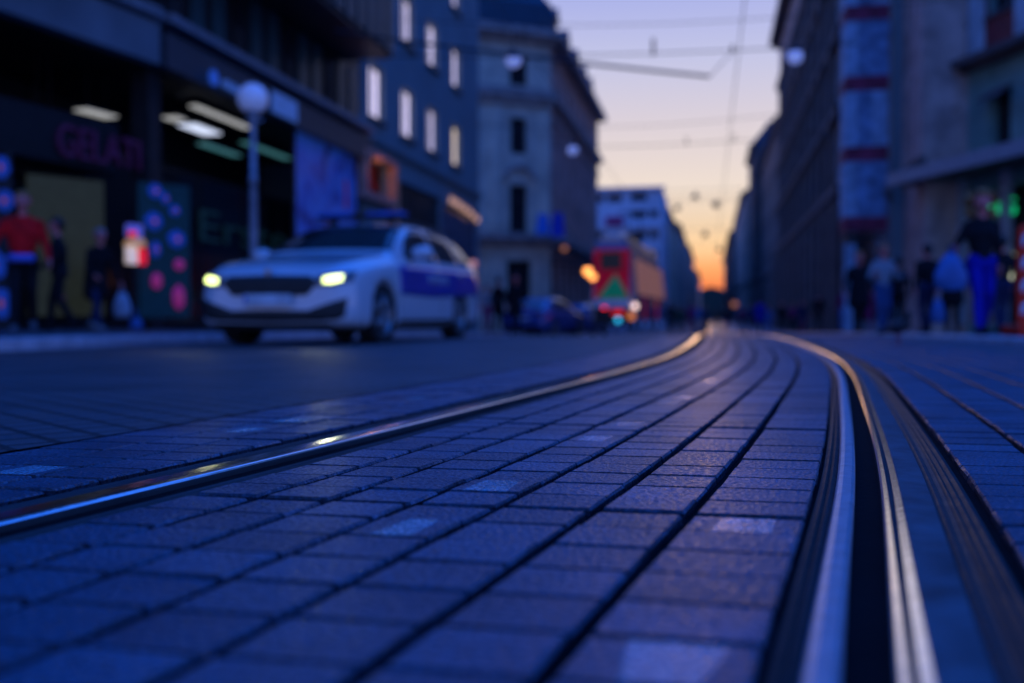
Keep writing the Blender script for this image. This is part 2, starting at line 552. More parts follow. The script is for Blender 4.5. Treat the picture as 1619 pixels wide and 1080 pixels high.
# far continuation of the paving, where joints are no longer seen
far = [34, 45, 62, 100, 200, 400]
sheet('far_track_paving', lambda y: [cl(y) - .416, cl(y) + .416], far, M_slab, lambda x, y: dip(y))
sheet('far_right_paving', lambda y: [cl(y) + .62, cl(y) + 1.5, 2.4], [22, 30, 45, 62, 100, 200, 400], M_slab, lambda x, y: gz(x, y))

# asphalt lane at the left, of small reddish setts worn flat
def lane_mat():
    m = bpy.data.materials.new('reddish_small_setts')
    m.use_nodes = True
    t = m.node_tree
    b = t.nodes['Principled BSDF']
    c = N(t, 'ShaderNodeTexCoord')
    mp = N(t, 'ShaderNodeMapping'); mp.inputs['Rotation'].default_value = (0, 0, R(38))
    t.links.new(c.outputs['Object'], mp.inputs[0])
    br = N(t, 'ShaderNodeTexBrick')
    br.inputs['Color1'].default_value = (.13, .095, .095, 1)
    br.inputs['Color2'].default_value = (.085, .085, .095, 1)
    br.inputs['Mortar'].default_value = (.018, .018, .02, 1)
    br.inputs['Scale'].default_value = 1
    br.inputs['Brick Width'].default_value = .11
    br.inputs['Row Height'].default_value = .10
    br.inputs['Mortar Size'].default_value = .010
    br.inputs['Bias'].default_value = -.1
    t.links.new(mp.outputs[0], br.inputs['Vector'])
    n = N(t, 'ShaderNodeTexNoise'); n.inputs['Scale'].default_value = 1.7; n.inputs['Detail'].default_value = 8
    t.links.new(c.outputs['Object'], n.inputs['Vector'])
    r = ramp(t, [(.3, (.5, .5, .5)), (.7, (1.5, 1.35, 1.35))])
    t.links.new(n.outputs['Fac'], r.inputs[0])
    mm = N(t, 'ShaderNodeMix', data_type='RGBA', blend_type='MULTIPLY'); mm.inputs['Factor'].default_value = 1
    t.links.new(br.outputs['Color'], mm.inputs['A']); t.links.new(r.outputs[0], mm.inputs['B'])
    t.links.new(mm.outputs['Result'], b.inputs['Base Color'])
    n2 = N(t, 'ShaderNodeTexNoise'); n2.inputs['Scale'].default_value = 60; n2.inputs['Detail'].default_value = 5
    t.links.new(c.outputs['Object'], n2.inputs['Vector'])
    b1 = N(t, 'ShaderNodeBump'); b1.inputs['Distance'].default_value = .008
    b2 = N(t, 'ShaderNodeBump'); b2.inputs['Distance'].default_value = .010; b2.invert = True
    t.links.new(n2.outputs['Fac'], b1.inputs['Height'])
    t.links.new(br.outputs['Fac'], b2.inputs['Height'])
    t.links.new(b1.outputs[0], b2.inputs['Normal'])
    t.links.new(b2.outputs[0], b.inputs['Normal'])
    b.inputs['Roughness'].default_value = .6
    return m
KL = -6.6
sheet('road', lambda y: [KL, -5.5, -4, -2.6, cl(y) - 1.028], yrange(-3, 400, .5), lane_mat(), lambda x, y: gz(x, y) - .001)
# kerbs and pavements
def kerb(name, pts, h, w, inward):
    """pts: polyline of the road-side edge; inward: side of the pavement (+1 right, -1 left)"""
    b = MB()
    V = []
    for (x, y) in pts:
        z0 = gz(x, y) - .05; z1 = gz(x, y) + h
        V += [(x, y, z0), (x + inward * .004, y, z1 - .015), (x + inward * .018, y, z1), (x + inward * w, y, z1), (x + inward * w, y, z0)]
    b.v = V
    for j in range(len(pts) - 1):
        for i in range(4):
            f = (j * 5 + i, j * 5 + i + 1, (j + 1) * 5 + i + 1, (j + 1) * 5 + i)
            b.f.append(f if inward > 0 else f[::-1]); b.mi.append(0)
    b.f.append((0, 1, 2, 3, 4)); b.mi.append(0)
    me = b.mesh(name)
    at = me.attributes.new('tone', 'FLOAT_COLOR', 'POINT')
    for d in at.data: d.color = (1, 1, 1, 1)
    return tag(link(name, me, M_kerb), kind='structure')
lk = [(KL, y) for y in yrange(-3, 400, 2)]
kerb('left_kerb', lk, .12, .22, -1)
PZ = gz(KL) + .12
sheet('left_pavement', lambda y: [-40, -20, -12, -9, KL - .22], yrange(-3, 400, 2), M_pave, lambda x, y: PZ + dip(y) + (KL - x) * .004 - .002)
RKP = [(6.2, -3), (5.0, 2), (3.9, 6), (2.95, 10.7), (2.55, 13.6), (2.25, 17), (2.2, 25), (2.4, 40), (2.6, 80), (2.6, 400)]
def rk(y):
    for (xa, ya), (xb, yb) in zip(RKP, RKP[1:]):
        if y <= yb:
            return xa + (xb - xa) * (y - ya) / (yb - ya)
    return 2.6
kerb('right_kerb', [(rk(y), y) for y in yrange(-3, 400, 1)], .055, .34, 1)
PZR = .028
sheet('right_pavement', lambda y: [rk(y) + .34, rk(y) + 1.5, 14, 60], yrange(-3, 400, 1), M_pave, lambda x, y: gz(x if x < 3 else 3, y) + .043)
# smooth lane right of the tracks, up to the kerb
sheet('right_lane', lambda y: [1.70, 1.99, 2.02, 2.04 + (rk(y) - 2.04) * .5, max(rk(y), 2.05)], yrange(-3, 22, .5), stone_mat('right_lane_stone', (.085, .085, .09), .5), lambda x, y: gz(x, y) - (.0095 if x < 2 else .003))

# ------------------------------------------------------------ buildings
class Front:
    """a facade plane: origin, heading of its local x axis (rz); local y points into the building"""
    def __init__(s, x, y, rz):
        s.o = Vector((x, y, 0)); s.rz = rz
        s.ax = Vector((math.cos(rz), math.sin(rz), 0)); s.ay = Vector((-math.sin(rz), math.cos(rz), 0))
    def at(s, u, v, depth=0.0):
        d = ray(u, v)
        c = Vector((0, 0, CAMH))
        t = (depth - (c - s.o).dot(s.ay)) / d.dot(s.ay)
        p = c + d * t
        return (p - s.o).dot(s.ax), p.z
    def world(s, x, y, z):
        return s.o + s.ax * x + s.ay * y + Vector((0, 0, z))
def holed_wall(b, L, z0, z1, holes, rev=.22, x0=0.0, mi=0):
    xs = sorted({x0, L, *[h[0] for h in holes], *[h[1] for h in holes]})
    zs = sorted({z0, z1, *[h[2] for h in holes], *[h[3] for h in holes]})
    for i in range(len(xs) - 1):
        for j in range(len(zs) - 1):
            cx, cz = (xs[i] + xs[i + 1]) / 2, (zs[j] + zs[j + 1]) / 2
            if any(h[0] < cx < h[1] and h[2] < cz < h[3] for h in holes): continue
            b.add([(xs[i], 0, zs[j]), (xs[i + 1], 0, zs[j]), (xs[i + 1], 0, zs[j + 1]), (xs[i], 0, zs[j + 1])], [(0, 1, 2, 3)], mi)
    for a, c, d, e in [h[:4] for h in holes]:
        b.add([(a, 0, d), (c, 0, d), (c, 0, e), (a, 0, e), (a, rev, d), (c, rev, d), (c, rev, e), (a, rev, e)],
              [(0, 4, 5, 1), (1, 5, 6, 2), (2, 6, 7, 3), (3, 7, 4, 0)], mi)
def shell(b, L, D, z0, z1, x0=0.0, mi=0):
    """sides, back and top of a block behind its holed front"""
    b.add([(x0, 0, z0), (L, 0, z0), (L, D, z0), (x0, D, z0), (x0, 0, z1), (L, 0, z1), (L, D, z1), (x0, D, z1)],
          [(4, 5, 6, 7), (1, 2, 6, 5), (2, 3, 7, 6), (3, 0, 4, 7)], mi)
_wc = {}
def window(parent, x0, x1, z0, z1, kind, y=.14, label=None):
    """window: frame with mullion (part) and pane (sub-part); meshes shared between equal windows"""
    w, h = round(x1 - x0, 3), round(z1 - z0, 3)
    key = (w, h, kind)
    fm, pm = WK[kind][:2]
    if key not in _wc:
        f = MB(); t = .06
        f.box(0, w, 0, .06, 0, t); f.box(0, w, 0, .06, h - t, h)
        f.box(0, t, .001, .059, t, h - t); f.box(w - t, w, .001, .059, t, h - t)
        n = WK[kind][2]
        for i in range(1, n):
            f.box(w * i / n - .03, w * i / n + .03, .002, .058, t, h - t)
        if WK[kind][3] and h > 1.2:
            for i in range(n):
                f.box(w * i / n + (.06 if i == 0 else .03), w * (i + 1) / n - (.06 if i == n - 1 else .03), .004, .056, h * .68, h * .68 + .05)
        p = MB()
        if WK[kind][4]:        # curtained lit window: pleated sheet
            k = max(8, int(w / .06))
            vs = []
            for i in range(k + 1):
                xx = t + (w - 2 * t) * i / k
                yy = .075 + .012 * math.sin(i * 1.9) + .006 * math.sin(i * 4.3)
                vs += [(xx, yy, t), (xx, yy, h - t)]
            p.add(vs, [(2 * i, 2 * i + 2, 2 * i + 3, 2 * i + 1) for i in range(k)])
        else:
            p.box(t * .5, w - t * .5, .028, .036, t * .5, h - t * .5)
        fmesh = f.mesh('window'); fmesh.materials.append(MATS[fm])
        pmesh = p.mesh('pane'); pmesh.materials.append(MATS[pm])
        _wc[key] = (fmesh, pmesh)
    fmesh, pmesh = _wc[key]
    o = link('window', fmesh, None, parent, label)
    o.location = (x0, y, z0)
    g = link('pane' if not WK[kind][4] else 'curtain', pmesh, None, o)
    return o

mat('plaster_greyblue', (.20, .28, .29), .85, bump=.004, bs=25, vs=.5, var=.12)
mat('plaster_pale', (.85, .64, .47), .85, bump=.004, bs=25, vs=.8, var=.25)
mat('plaster_rose', (.75, .42, .33), .85, bump=.004, bs=25, vs=.8, var=.25)
mat('plaster_white', (.80, .78, .80), .85, vs=.5, var=.12)
mat('stone_trim', (.13, .12, .115), .8, bump=.004, bs=25, vs=2, var=.3)
mat('stone_dark', (.11, .085, .08), .85, bump=.004, bs=20, vs=1.5, var=.35)
mat('stone_mid', (.50, .36, .30), .85, bump=.004, bs=20, vs=1.5, var=.35)
mat('roof_slate', (.035, .04, .055), .55, vs=3, var=.3)
mat('roof_tile', (.06, .035, .03), .8, vs=3, var=.3)
mat('black_cladding', (.012, .012, .014), .45, vs=2)
mat('dark_metal', (.03, .03, .034), .5, .4)
mat('black_glass', (.008, .010, .012), .14, spec=.35)
mat('dim_glass', (.014, .018, .022), .12, spec=.5)
mat('teal_glass', (.03, .09, .10), .35, spec=.5, var=.15, vs=1)
mat('frame_dark', (.03, .03, .035), .6)
mat('frame_white', (.10, .10, .12), .6)
mat('curtain_lit', (.6, .6, .6), .9, var=.1, emit=(.78, .70, .96), es=1.05)
mat('curtain_dim', (.6, .6, .6), .9, var=.1, emit=(.74, .66, .90), es=.80)
mat('curtain_warm', (.6, .6, .5), .9, var=.1, emit=(1, .80, .62), es=1.0)
mat('shop_lit_warm', (.5, .4, .3), .9, emit=(1, .42, .25), es=.30)
mat('maroon_panel', (.22, .02, .025), .6)
mat('fascia_panel', (.16, .19, .22), .55, vs=.8, var=.25)
WK = {'dark': ('frame_dark', 'dim_glass', 2, True, False), 'black': ('frame_dark', 'black_glass', 1, False, False),
      'lit': ('frame_white', 'curtain_lit', 2, False, True), 'warm': ('frame_white', 'curtain_warm', 2, False, True), 'dimlit': ('frame_white', 'curtain_dim', 2, False, True),
      'shop': ('dark_metal', 'black_glass', 2, False, False), 'white': ('frame_white', 'dim_glass', 2, True, False)}

def building(name, label, cat, fr, L, D, z1, holes, wallm, x0=0, z0=-1.2, rev=.22, group=None, bands=(), roof=None, trimm='stone_trim', pilasters=(), back=True):
    """holes: (x0,x1,z0,z1,kind); bands: (z0,z1,out); pilasters: (x0,x1,z0,z1,out)"""
    t = thing(name, label, cat, (fr.o.x, fr.o.y, 0), fr.rz, group)
    b = MB()
    holed_wall(b, L, z0, z1, holes, rev, x0)
    shell(b, L, D, z0, z1, x0)
    b.build('wall', MATS[wallm], t)
    for h in holes:
        if len(h) > 4 and h[4]:
            window(t, h[0], h[1], h[2], h[3], h[4], rev * .6)
    for (a, c, o) in bands:
        m = MB(); hh = c - a
        m.box(x0 - o * .8, L + o * .8, -o, D * .0 + .0, a + hh * .45, c)
        m.box(x0 - o * .4, L + o * .4, -o * .55, .0, a, a + hh * .45 - .002)
        m.build('cornice', MATS[trimm], t)
    for (a, c, d, e, o) in pilasters:
        MB().box(a, c, -o, 0, d, e).build('pilaster', MATS[trimm if trimm != 'stone_trim' else wallm], t, bevel=.01)
    if roof:
        rh, ri, rm = roof
        m = MB()
        m.add([(x0 - .2, -.25, z1 + .002), (L + .2, -.25, z1 + .002), (L + .2, D, z1 + .002), (x0 - .2, D, z1 + .002),
               (x0 + ri * .6, ri, z1 + rh), (L - ri * .6, ri, z1 + rh), (L - ri * .6, D - ri, z1 + rh), (x0 + ri * .6, D - ri, z1 + rh)],
              [(0, 1, 5, 4), (1, 2, 6, 5), (2, 3, 7, 6), (3, 0, 4, 7), (4, 5, 6, 7), (0, 3, 2, 1)])
        m.build('roof', MATS[rm], t)
    return t
def grid(xs, w, zs, kind):
    """zs: (z0,z1) storeys; xs: centres"""
    return [(x - w / 2, x + w / 2, a, b, kind) for x in xs for (a, b) in zs]

# --- left 1: angled dark glass shop building (nearest, frame left)
ANG = R(80.54)
FA = Front(-12.6, 5.6, ANG)
LA = 12.12
tA = thing('shop_building', 'dark shop building at the left edge, black open arcade under a pale blue fascia', 'building', (FA.o.x, FA.o.y, 0), FA.rz)
b = MB()
b.box(-4, LA, 0, 9, 5.9, 14)                     # upper storeys
b.box(-4, LA, 3.2, 9, -.1, 5.9)                  # back of the arcade
b.box(-4, LA, 0, 3.2, 5.06, 5.9)                 # arcade ceiling
b.build('wall', MATS['black_cladding'], tA)
b = MB()
b.box(-4, LA - .05, -.28, -.002, 5.07, 5.86)
b.build('fascia', MATS['fascia_panel'], tA, bevel=.01)
b = MB(); b.box(-4, LA - .03, -.40, -.004, 5.93, 6.06); b.box(-4, LA - .03, -.32, -.002, 6.064, 6.16)
b.build('cornice', mat('pale_cornice', (.22, .24, .28), .5), tA)
b = MB()
for x in (-1.5, 3.2, LA - .35):
    b.box(x - .22, x + .22, .05, .5, -.1, 5.055)
for k, x in enumerate((-1.5, 3.2)):
    MB().box(x - .22, x + .22, .05, .5, -.1, 5.05).build('pillar', MATS['dark_metal'], tA, bevel=.01)
# glazed shop front set back in the arcade
for i in range(7):
    x = -2.6 + i * 2.08
    f = MB(); f.box(x, x + 2.04, 1.5, 1.56, 0.0, .12); f.box(x, x + .07, 1.5, 1.56, .122, 2.85); f.box(x, x + 2.04, 1.5, 1.56, 2.852, 2.94)
    fo = f.build('shop_window', MATS['dark_metal'], tA)
    MB().box(x + .072, x + 2.035, 1.525, 1.535, .122, 2.85).build('pane', MATS['black_glass'], fo)
# sign beam with letters
b = MB(); b.box(-2.8, LA - .6, .25, 1.4, 2.96, 3.86)
bm_ = b.build('sign_beam', MATS['black_cladding'], tA)
lx0, lz0 = FA.at(103, 214); lx1, lz1 = FA.at(233, 240)
me = text_mesh('GELATI', .78, .03)
bb = [v.co for v in me.vertices]
w = max(v.x for v in bb) - min(v.x for v in bb)
lt = link('sign_letters', me, mat('letter_purple', (.09, .02, .07), .5, emit=(.30, .06, .38), es=.02), tA)
lt.rotation_euler = (math.pi / 2, 0, 0)
lt.scale = ((lx1 - lx0) / w, 1.05, 1)
lt.location = (lx0, .20, 3.08)
# linear ceiling lamps in the arcades
mat('tube_white', (.8, .8, .8), .5, emit=(.70, .70, .66), es=.55)
mat('tube_cold', (.8, .8, .8), .5, emit=(.70, .78, 1.0), es=1.15)
mat('tube_teal', (.4, .6, .6), .5, emit=(.10, .36, .36), es=.35)
def tube_lamp(fr, u0, v0, u1, depth, m, label, wd=.10):
    x0, z = fr.at(u0, v0, depth); x1, _ = fr.at(u1, v0, depth)
    p = fr.world(x0, depth, z)
    t = thing('ceiling_lamp', label, 'lamp', p, fr.rz, 'linear lamps inside the dark arcade')
    L = x1 - x0
    MB().box(0, L, -wd, wd, -.03, .0).build('tube', MATS[m], t)
    b = MB(); b.box(-.02, L + .02, -wd - .02, wd + .02, .002, .05); b.box(L * .2, L * .2 + .02, -.01, .01, .05, max(.06, 5.05 - z)); b.box(L * .8, L * .8 + .02, -.01, .01, .05, max(.06, 5.05 - z))
    b.build('housing', MATS['dark_metal'], t)
tube_lamp(FA, 127, 172, 176, 1.2, 'tube_white', 'pale tube lamp directly above the purple sign letters', .16)
tube_lamp(FA, 50, 177, 84, 1.2, 'tube_teal', 'faint greenish tube lamp, leftmost in the arcade', .16)

# --- left 2: dark glass building with overhanging upper storeys, parallel to the street
FB = Front(-10.6, 17.6, math.pi / 2)
LB = 11.9
tB = thing('glass_building', 'dark glass office block with overhanging teal curtain wall left of the grey house', 'building', (FB.o.x, FB.o.y, 0), FB.rz)
b = MB()
b.box(0.02, LB, 0, 9, 5.9, 26)
b.box(0.02, LB, 3.4, 9, -.1, 5.9)
b.box(0.02, LB, 0, 3.4, 5.06, 5.9)
b.build('wall', MATS['black_cladding'], tB)
b = MB(); b.box(.02, LB - .02, -.30, -.002, 5.07, 5.75); b.build('fascia', mat('fascia_dark', (.05, .06, .075), .5), tB)
b = MB(); b.box(.02, LB - .02, -.42, -.004, 5.93, 6.10); b.build('cornice', MATS['pale_cornice'], tB)
xe = FB.at(620, 70, -1.5)[0]
b = MB(); b.box(-9.0, xe, -1.5, -.003, 7.75, 26)
b.build('overhang', MATS['black_cladding'], tB)
i = 0
x = 0.5
while x < LB - .4:      # recessed glazing of the first floor
    MB().box(x, x + .55, -.05, -.002, 6.2, 7.7).build('glass_panel', MATS['teal_glass' if i % 3 else 'dim_glass'], tB)
    x += .92; i += 1
x = xe - .55; i = 0
while x > -6:
    for (a, c) in ((7.9, 11.2), (11.4, 14.7)):
        MB().box(x, x + .5, -1.56, -1.502, a, c).build('glass_panel', MATS['teal_glass'], tB)
    x -= .8; i += 1
for x in (.2, LB - .3):
    MB().box(x - .2, x + .2, .06, .46, -.1, 5.05).build('pillar', MATS['dark_metal'], tB, bevel=.01)
for i in range(5):
    x = .1 + i * 2.3
    f = MB(); f.box(x, x + 2.26, 1.6, 1.66, 0.0, .12); f.box(x, x + .07, 1.6, 1.66, .122, 3.6); f.box(x, x + 2.26, 1.6, 1.66, 3.602, 3.7)
    fo = f.build('shop_window', MATS['dark_metal'], tB)
    MB().box(x + .072, x + 2.25, 1.625, 1.635, .122, 3.6).build('pane', MATS['black_glass'], fo)
tube_lamp(FB, 305, 166, 392, .6, 'tube_white', 'long pale tube lamp running up to the lamp globe', .10)
tube_lamp(FB, 295, 196, 336, 1.1, 'tube_cold', 'brightest short bluish lamp in the arcade', .22)
tube_lamp(FB, 268, 184, 283, 1.1, 'tube_white', 'very short white lamp left of the brightest one', .18)
tube_lamp(FB, 318, 226, 375, 1.4, 'tube_teal', 'dim green lamp left of the lamp post', .12)
tube_lamp(FB, 385, 224, 455, 1.3, 'tube_teal', 'teal lamp right of the lamp post shaft', .12)
# blue sign lozenges on the fascia
def plaque(name, label, cat, fr, u0, v0, u1, v1, depth, m, th=.06, group=None):
    x0, z1 = fr.at(u0, v0, depth); x1, _ = fr.at(u1, v0, depth)
    z0 = fr.at((u0 + u1) / 2, v1, depth)[1]
    p = fr.world((x0 + x1) / 2, depth, (z0 + fr.at((u0 + u1) / 2, v0, depth)[1]) / 2)
    h = (fr.at((u0 + u1) / 2, v0, depth)[1] - z0) / 2; w = (x1 - x0) / 2
    return p, w, h
mat('sign_blue', (.05, .12, .5), .5, emit=(.02, .10, .55), es=.45)
mat('sign_paleblue', (.15, .25, .5), .5, emit=(.05, .14, .5), es=.35)
p, w, h = plaque('', '', '', FB, 330, 112, 342, 134, -.34, 'x')
t = thing('fascia_sign', 'blue lit sign with a round emblem on the dark fascia left of the lamp globe', 'sign', p, FB.rz)
b = MB(); b.lathe([(.001, -.05), (w * 1.0, -.05), (w * 1.0, .0), (.001, .0)], 18, axis='y'); b.build('emblem', MATS['sign_blue'], t)
p2, w2, h2 = plaque('', '', '', FB, 350, 126, 376, 142, -.34, 'x')
dx = (p2 - p).dot(FB.ax)
for k in range(5):
    xx = dx - w2 + k * w2 * .44
    MB().box(xx, xx + w2 * .3, -.05, 0, -h2 * .75 - k * .01, h2 * (.75 if k % 2 else .35)).build('sign_stroke', MATS['sign_paleblue'], t)
p, w, h = plaque('', '', '', FB, 428, 152, 468, 186, -.34, 'x')
t = thing('fascia_sign', 'plain blue lit panel on the fascia right of the lamp globe', 'sign', p, FB.rz)
b = MB(); b.box(-w, w, -.05, 0, -h, h); b.build('panel', MATS['sign_paleblue'], t, bevel=.03)
b = MB(); b.box(-w - .04, w + .04, .002, .035, -h - .04, h + .04); b.build('frame', MATS['dark_metal'], t)
# big pale window letters
x0, z0 = FB.at(310, 379, 1.55); x1, _ = FB.at(453, 379, 1.55)
me = text_mesh('Erste', 1.2, .01)
bb = [v.co for v in me.vertices]; w = max(v.x for v in bb)
o = link('window_lettering', me, mat('letter_teal', (.03, .07, .07), .6, emit=(.02, .10, .10), es=.06), None)
o.location = FB.world(x0, 1.55, z0); o.rotation_euler = (math.pi / 2, 0, FB.rz); o.scale = ((x1 - x0) / w, 1.0 * (FB.at(310, 326, 1.55)[1] - z0) / .86, 1)
tag(o, 'large dim teal lettering on the black window behind the lamp post', 'lettering')

# blue picture poster
def poster_mat(name, stops, sc, dist=1.2, em=.25):
    m = bpy.data.materials.new(name); m.use_nodes = True
    t = m.node_tree; b = t.nodes['Principled BSDF']
    c = N(t, 'ShaderNodeTexCoord'); n = N(t, 'ShaderNodeTexNoise')
    n.inputs['Scale'].default_value = sc; n.inputs['Detail'].default_value = 1.5; n.inputs['Distortion'].default_value = dist
    t.links.new(c.outputs['Object'], n.inputs['Vector'])
    r = ramp(t, stops)
    t.links.new(n.outputs['Fac'], r.inputs[0]); t.links.new(r.outputs[0], b.inputs['Base Color'])
    t.links.new(r.outputs[0], b.inputs['Emission Color']); b.inputs['Emission Strength'].default_value = em
    b.inputs['Roughness'].default_value = .4
    MATS[name] = m
    return m
poster_mat('poster_blue', [(.3, (.01, .012, .04)), (.42, (.015, .06, .45)), (.55, (.03, .13, .6)), (.68, (.02, .05, .40)), (.74, (.25, .02, .12))], 1.1, .8, .16)
p, w, h = plaque('', '', '', FB, 463, 222, 560, 400, .0, 'x')
t = thing('poster', 'large blue picture poster on the wall left of the brown-framed window', 'poster', p, FB.rz)
b = MB(); b.box(-w, w, -.06, -.01, -h, h * .98); b.build('picture', MATS['poster_blue'], t)
b = MB(); b.box(-w - .07, -w - .002, -.09, 0, -h - .05, h + .05); b.box(w + .002, w + .07, -.09, 0, -h - .05, h + .05); b.box(-w, w, -.09, 0, h * .98 + .002, h + .05); b.build('frame', MATS['dark_metal'], t)

# --- left 3: grey-blue plaster house with lit windows
FC = Front(-10.6, 29.55, math.pi / 2)
LC = FC.at(757, 300)[0]
cols = [FC.at(u, 300)[0] for u in (596, 645.5, 684.5, 721)]
wid = 1.42
holes = []
for c in cols:
    for k in range(4):
        z = 6.62 + 3.27 * k
        lit = 'warm' if (c == cols[3] and k == 0) else 'dimlit' if (cols.index(c) + k) % 3 == 2 else 'lit'
        holes.append((c - wid / 2, c + wid / 2, z, z + 1.72, lit))
g0 = 0.9
fx0 = FC.at(573, 300, -.2)[0]; fx1 = FC.at(627, 300, -.2)[0]
zt0 = FC.at(573, 240, -.2)[1]; zb0 = FC.at(573, 300, -.2)[1]
gh = [(fx0 + .3, fx1 - .36, zb0, zt0, None), (fx1 + .1, 9.0, .2, 5.0, 'shop'), (9.5, LC - .5, .2, 4.9, 'shop')]
tC = building('plaster_house', 'grey-blue plaster house with rows of white lit windows', 'building', FC, LC, 10, 20.5, holes + gh, 'plaster_greyblue', bands=((5.75, 5.98, .16), (20.2, 20.7, .4)), trimm='plaster_greyblue', rev=.2)
for (a, c, d, e, k) in holes:
    MB().box(a - .1, c + .1, -.12, -.002, d - .10, d - .003).build('sill', MATS['stone_trim'], tC)
# dark infill behind the open bay and the brown wooden frame box
MB().box(fx0 + .3, fx1 - .36, .25, .29, zb0, zt0).build('backing', mat('dark_red_interior', (.14, .012, .010), .7, var=.8, vs=1.2), tC)
t = thing('display_box', 'brown wooden frame around a dark red display left on the grey house', 'display box', FC.world(0, 0, 0), FC.rz)
fx0 = FC.at(573, 300, -.2)[0]; fx1 = FC.at(627, 300, -.2)[0]
mw = mat('warm_wood', (.72, .34, .18), .6, vs=8, var=.25)
zt0 = FC.at(573, 240, -.2)[1]; zb0 = FC.at(573, 300, -.2)[1]; zbot = FC.at(625, 345, -.2)[1]
b = MB(); b.box(fx0, fx0 + .30, -.3, -.002, zb0, zt0); b.build('jamb', mat('grey_wood', (.55, .30, .24), .6, vs=8), t)
b = MB(); b.box(fx1 - .36, fx1, -.3, -.002, -.12, zt0); b.build('post', mw, t)
b = MB(); b.box(fx0, fx1, -.31, -.002, zt0 + .002, zt0 + .16); b.build('lintel', MATS['grey_wood'], t)
b = MB(); b.box(fx0, fx1 - .37, -.31, -.002, zb0 - .20, zb0 - .002); b.build('shelf', MATS['grey_wood'], t)
# warm light added so the post turns brown; its housing is made up
pl_ = bpy.data.lights.new('added_warm_light', 'POINT'); pl_.energy = 9; pl_.color = (1, .42, .20); pl_.shadow_soft_size = .08
plo = bpy.data.objects.new('added_warm_light', pl_); COL.objects.link(plo); plo.parent = t; plo.location = ((fx0 + fx1) / 2, -.42, zt0 - .25)
b = MB(); b.box((fx0 + fx1) / 2 - .10, (fx0 + fx1) / 2 + .10, -.46, -.30, zt0 - .10, zt0 - .04); b.build('added_light_housing', MATS['dark_metal'], t)
# warm lit lamps inside the shop and pale slats below
mat('warm_bulb', (.8, .6, .4), .5, emit=(1, .52, .30), es=.62)
for i, (u, v) in enumerate(((714, 316), (721, 320), (728, 325), (735, 330), (742, 335), (748, 341), (755, 347))):
    x, z = FC.at(u, v, -.1)
    p = FC.world(x, -.1, z)
    t = thing('shop_lamp', 'warm lamp over the shop window, number %s in the falling row from the left' % ('one two three four five six seven'.split()[i]), 'lamp', p, FC.rz, 'warm lamps over the grey house shop')
    b = MB(); b.tube((0, 0, -.13), (0, 0, .12), .075, .055, 12); b.build('shade', MATS['warm_bulb'], t)
    b = MB(); b.tube((0, 0, .142), (0, 0, .30), .015); b.tube((0, .0, .30), (0, .12, .30), .015); b.build('bracket', MATS['dark_metal'], t)
sx0 = FC.at(700, 400)[0]
for i in range(9):
    x = FC.at(700 + i * 6.2, 400, -.06)[0]
    o = MB().box(x, x + .16, -.09, -.004, .1, 4.55).build('facade_slat', mat('slat_blue', (.10, .13, .20), .5), tC)

# --- left 4: historic corner building: chamfer and street side
CH = R(90 - 54.2)
NX, NY = -10.0, 62.4
Lch = 7.2
FD = Front(NX - Lch * math.sin(R(54.2)), NY - Lch * math.cos(R(54.2)), CH)     # chamfer, local x towards the street corner
cx = Lch - 2.2
def zD(v): return FD.at(820, v)[1]
hD = [(cx - .55, cx + .55, zD(243), zD(186), 'dark'), (cx - .6, cx + .6, zD(368), zD(292), 'dark'), (cx - .6, cx + .6, zD(135), zD(84), 'dark'), (cx - .85, cx + .85, .2, zD(412), 'dark'),
      (.5, 1.7, zD(243), zD(186), 'dark'), (.5, 1.7, zD(368), zD(292), 'dark')]
ztop = zD(58)
tD = building('corner_house', 'ornate pale corner house with cornices and dark mansard roof at the crossing', 'building', FD, Lch, 8, ztop, hD, 'plaster_pale',
              bands=((zD(165), zD(140), .45), (zD(66), zD(46), .75), (zD(388), zD(370), .95)), trimm='stone_mid', rev=.3)
FE = Front(NX, NY, math.pi / 2)
LE = FE.at(945, 300)[0]
nx = 8
xs = [1.6 + i * (LE - 3.2) / (nx - 1) for i in range(nx)]
lev = [(zD(243), zD(186)), (zD(368), zD(292)), (zD(135), zD(84))]
hE = grid(xs, 1.2, lev, 'dark') + [(x - 1.1, x + 1.1, .3, 4.2, 'shop') for x in xs]
b = MB()


eD = bpy.data.objects.new('street_wing', None); COL.objects.link(eD); eD.parent = tD
# street wing expressed in the corner house's own frame
inv = Matrix.Translation((FD.o.x, FD.o.y, 0)) @ Matrix.Rotation(FD.rz, 4, 'Z')
rel = inv.inverted() @ (Matrix.Translation((FE.o.x, FE.o.y, 0)) @ Matrix.Rotation(FE.rz, 4, 'Z'))
bpy.data.objects.remove(eD)
def wing_part(o):
    o.matrix_basis = rel @ o.matrix_basis
    return o
b = MB(); holed_wall(b, LE, -.12, ztop, hE, .3); shell(b, LE, 12, -.12, ztop)
wing_part(b.build('street_wall', MATS['plaster_rose'], tD))
for h in hE:
    wing_part(window(tD, h[0], h[1], h[2], h[3], h[4], .2))
for (a, c, o) in ((zD(165), zD(140), .45), (zD(66), zD(46), .8), (zD(388), zD(370), .9)):
    wing_part(MB().box(-.3, LE, -o, 0, a + (c - a) * .4, c).build('cornice', MATS['stone_mid'], tD))
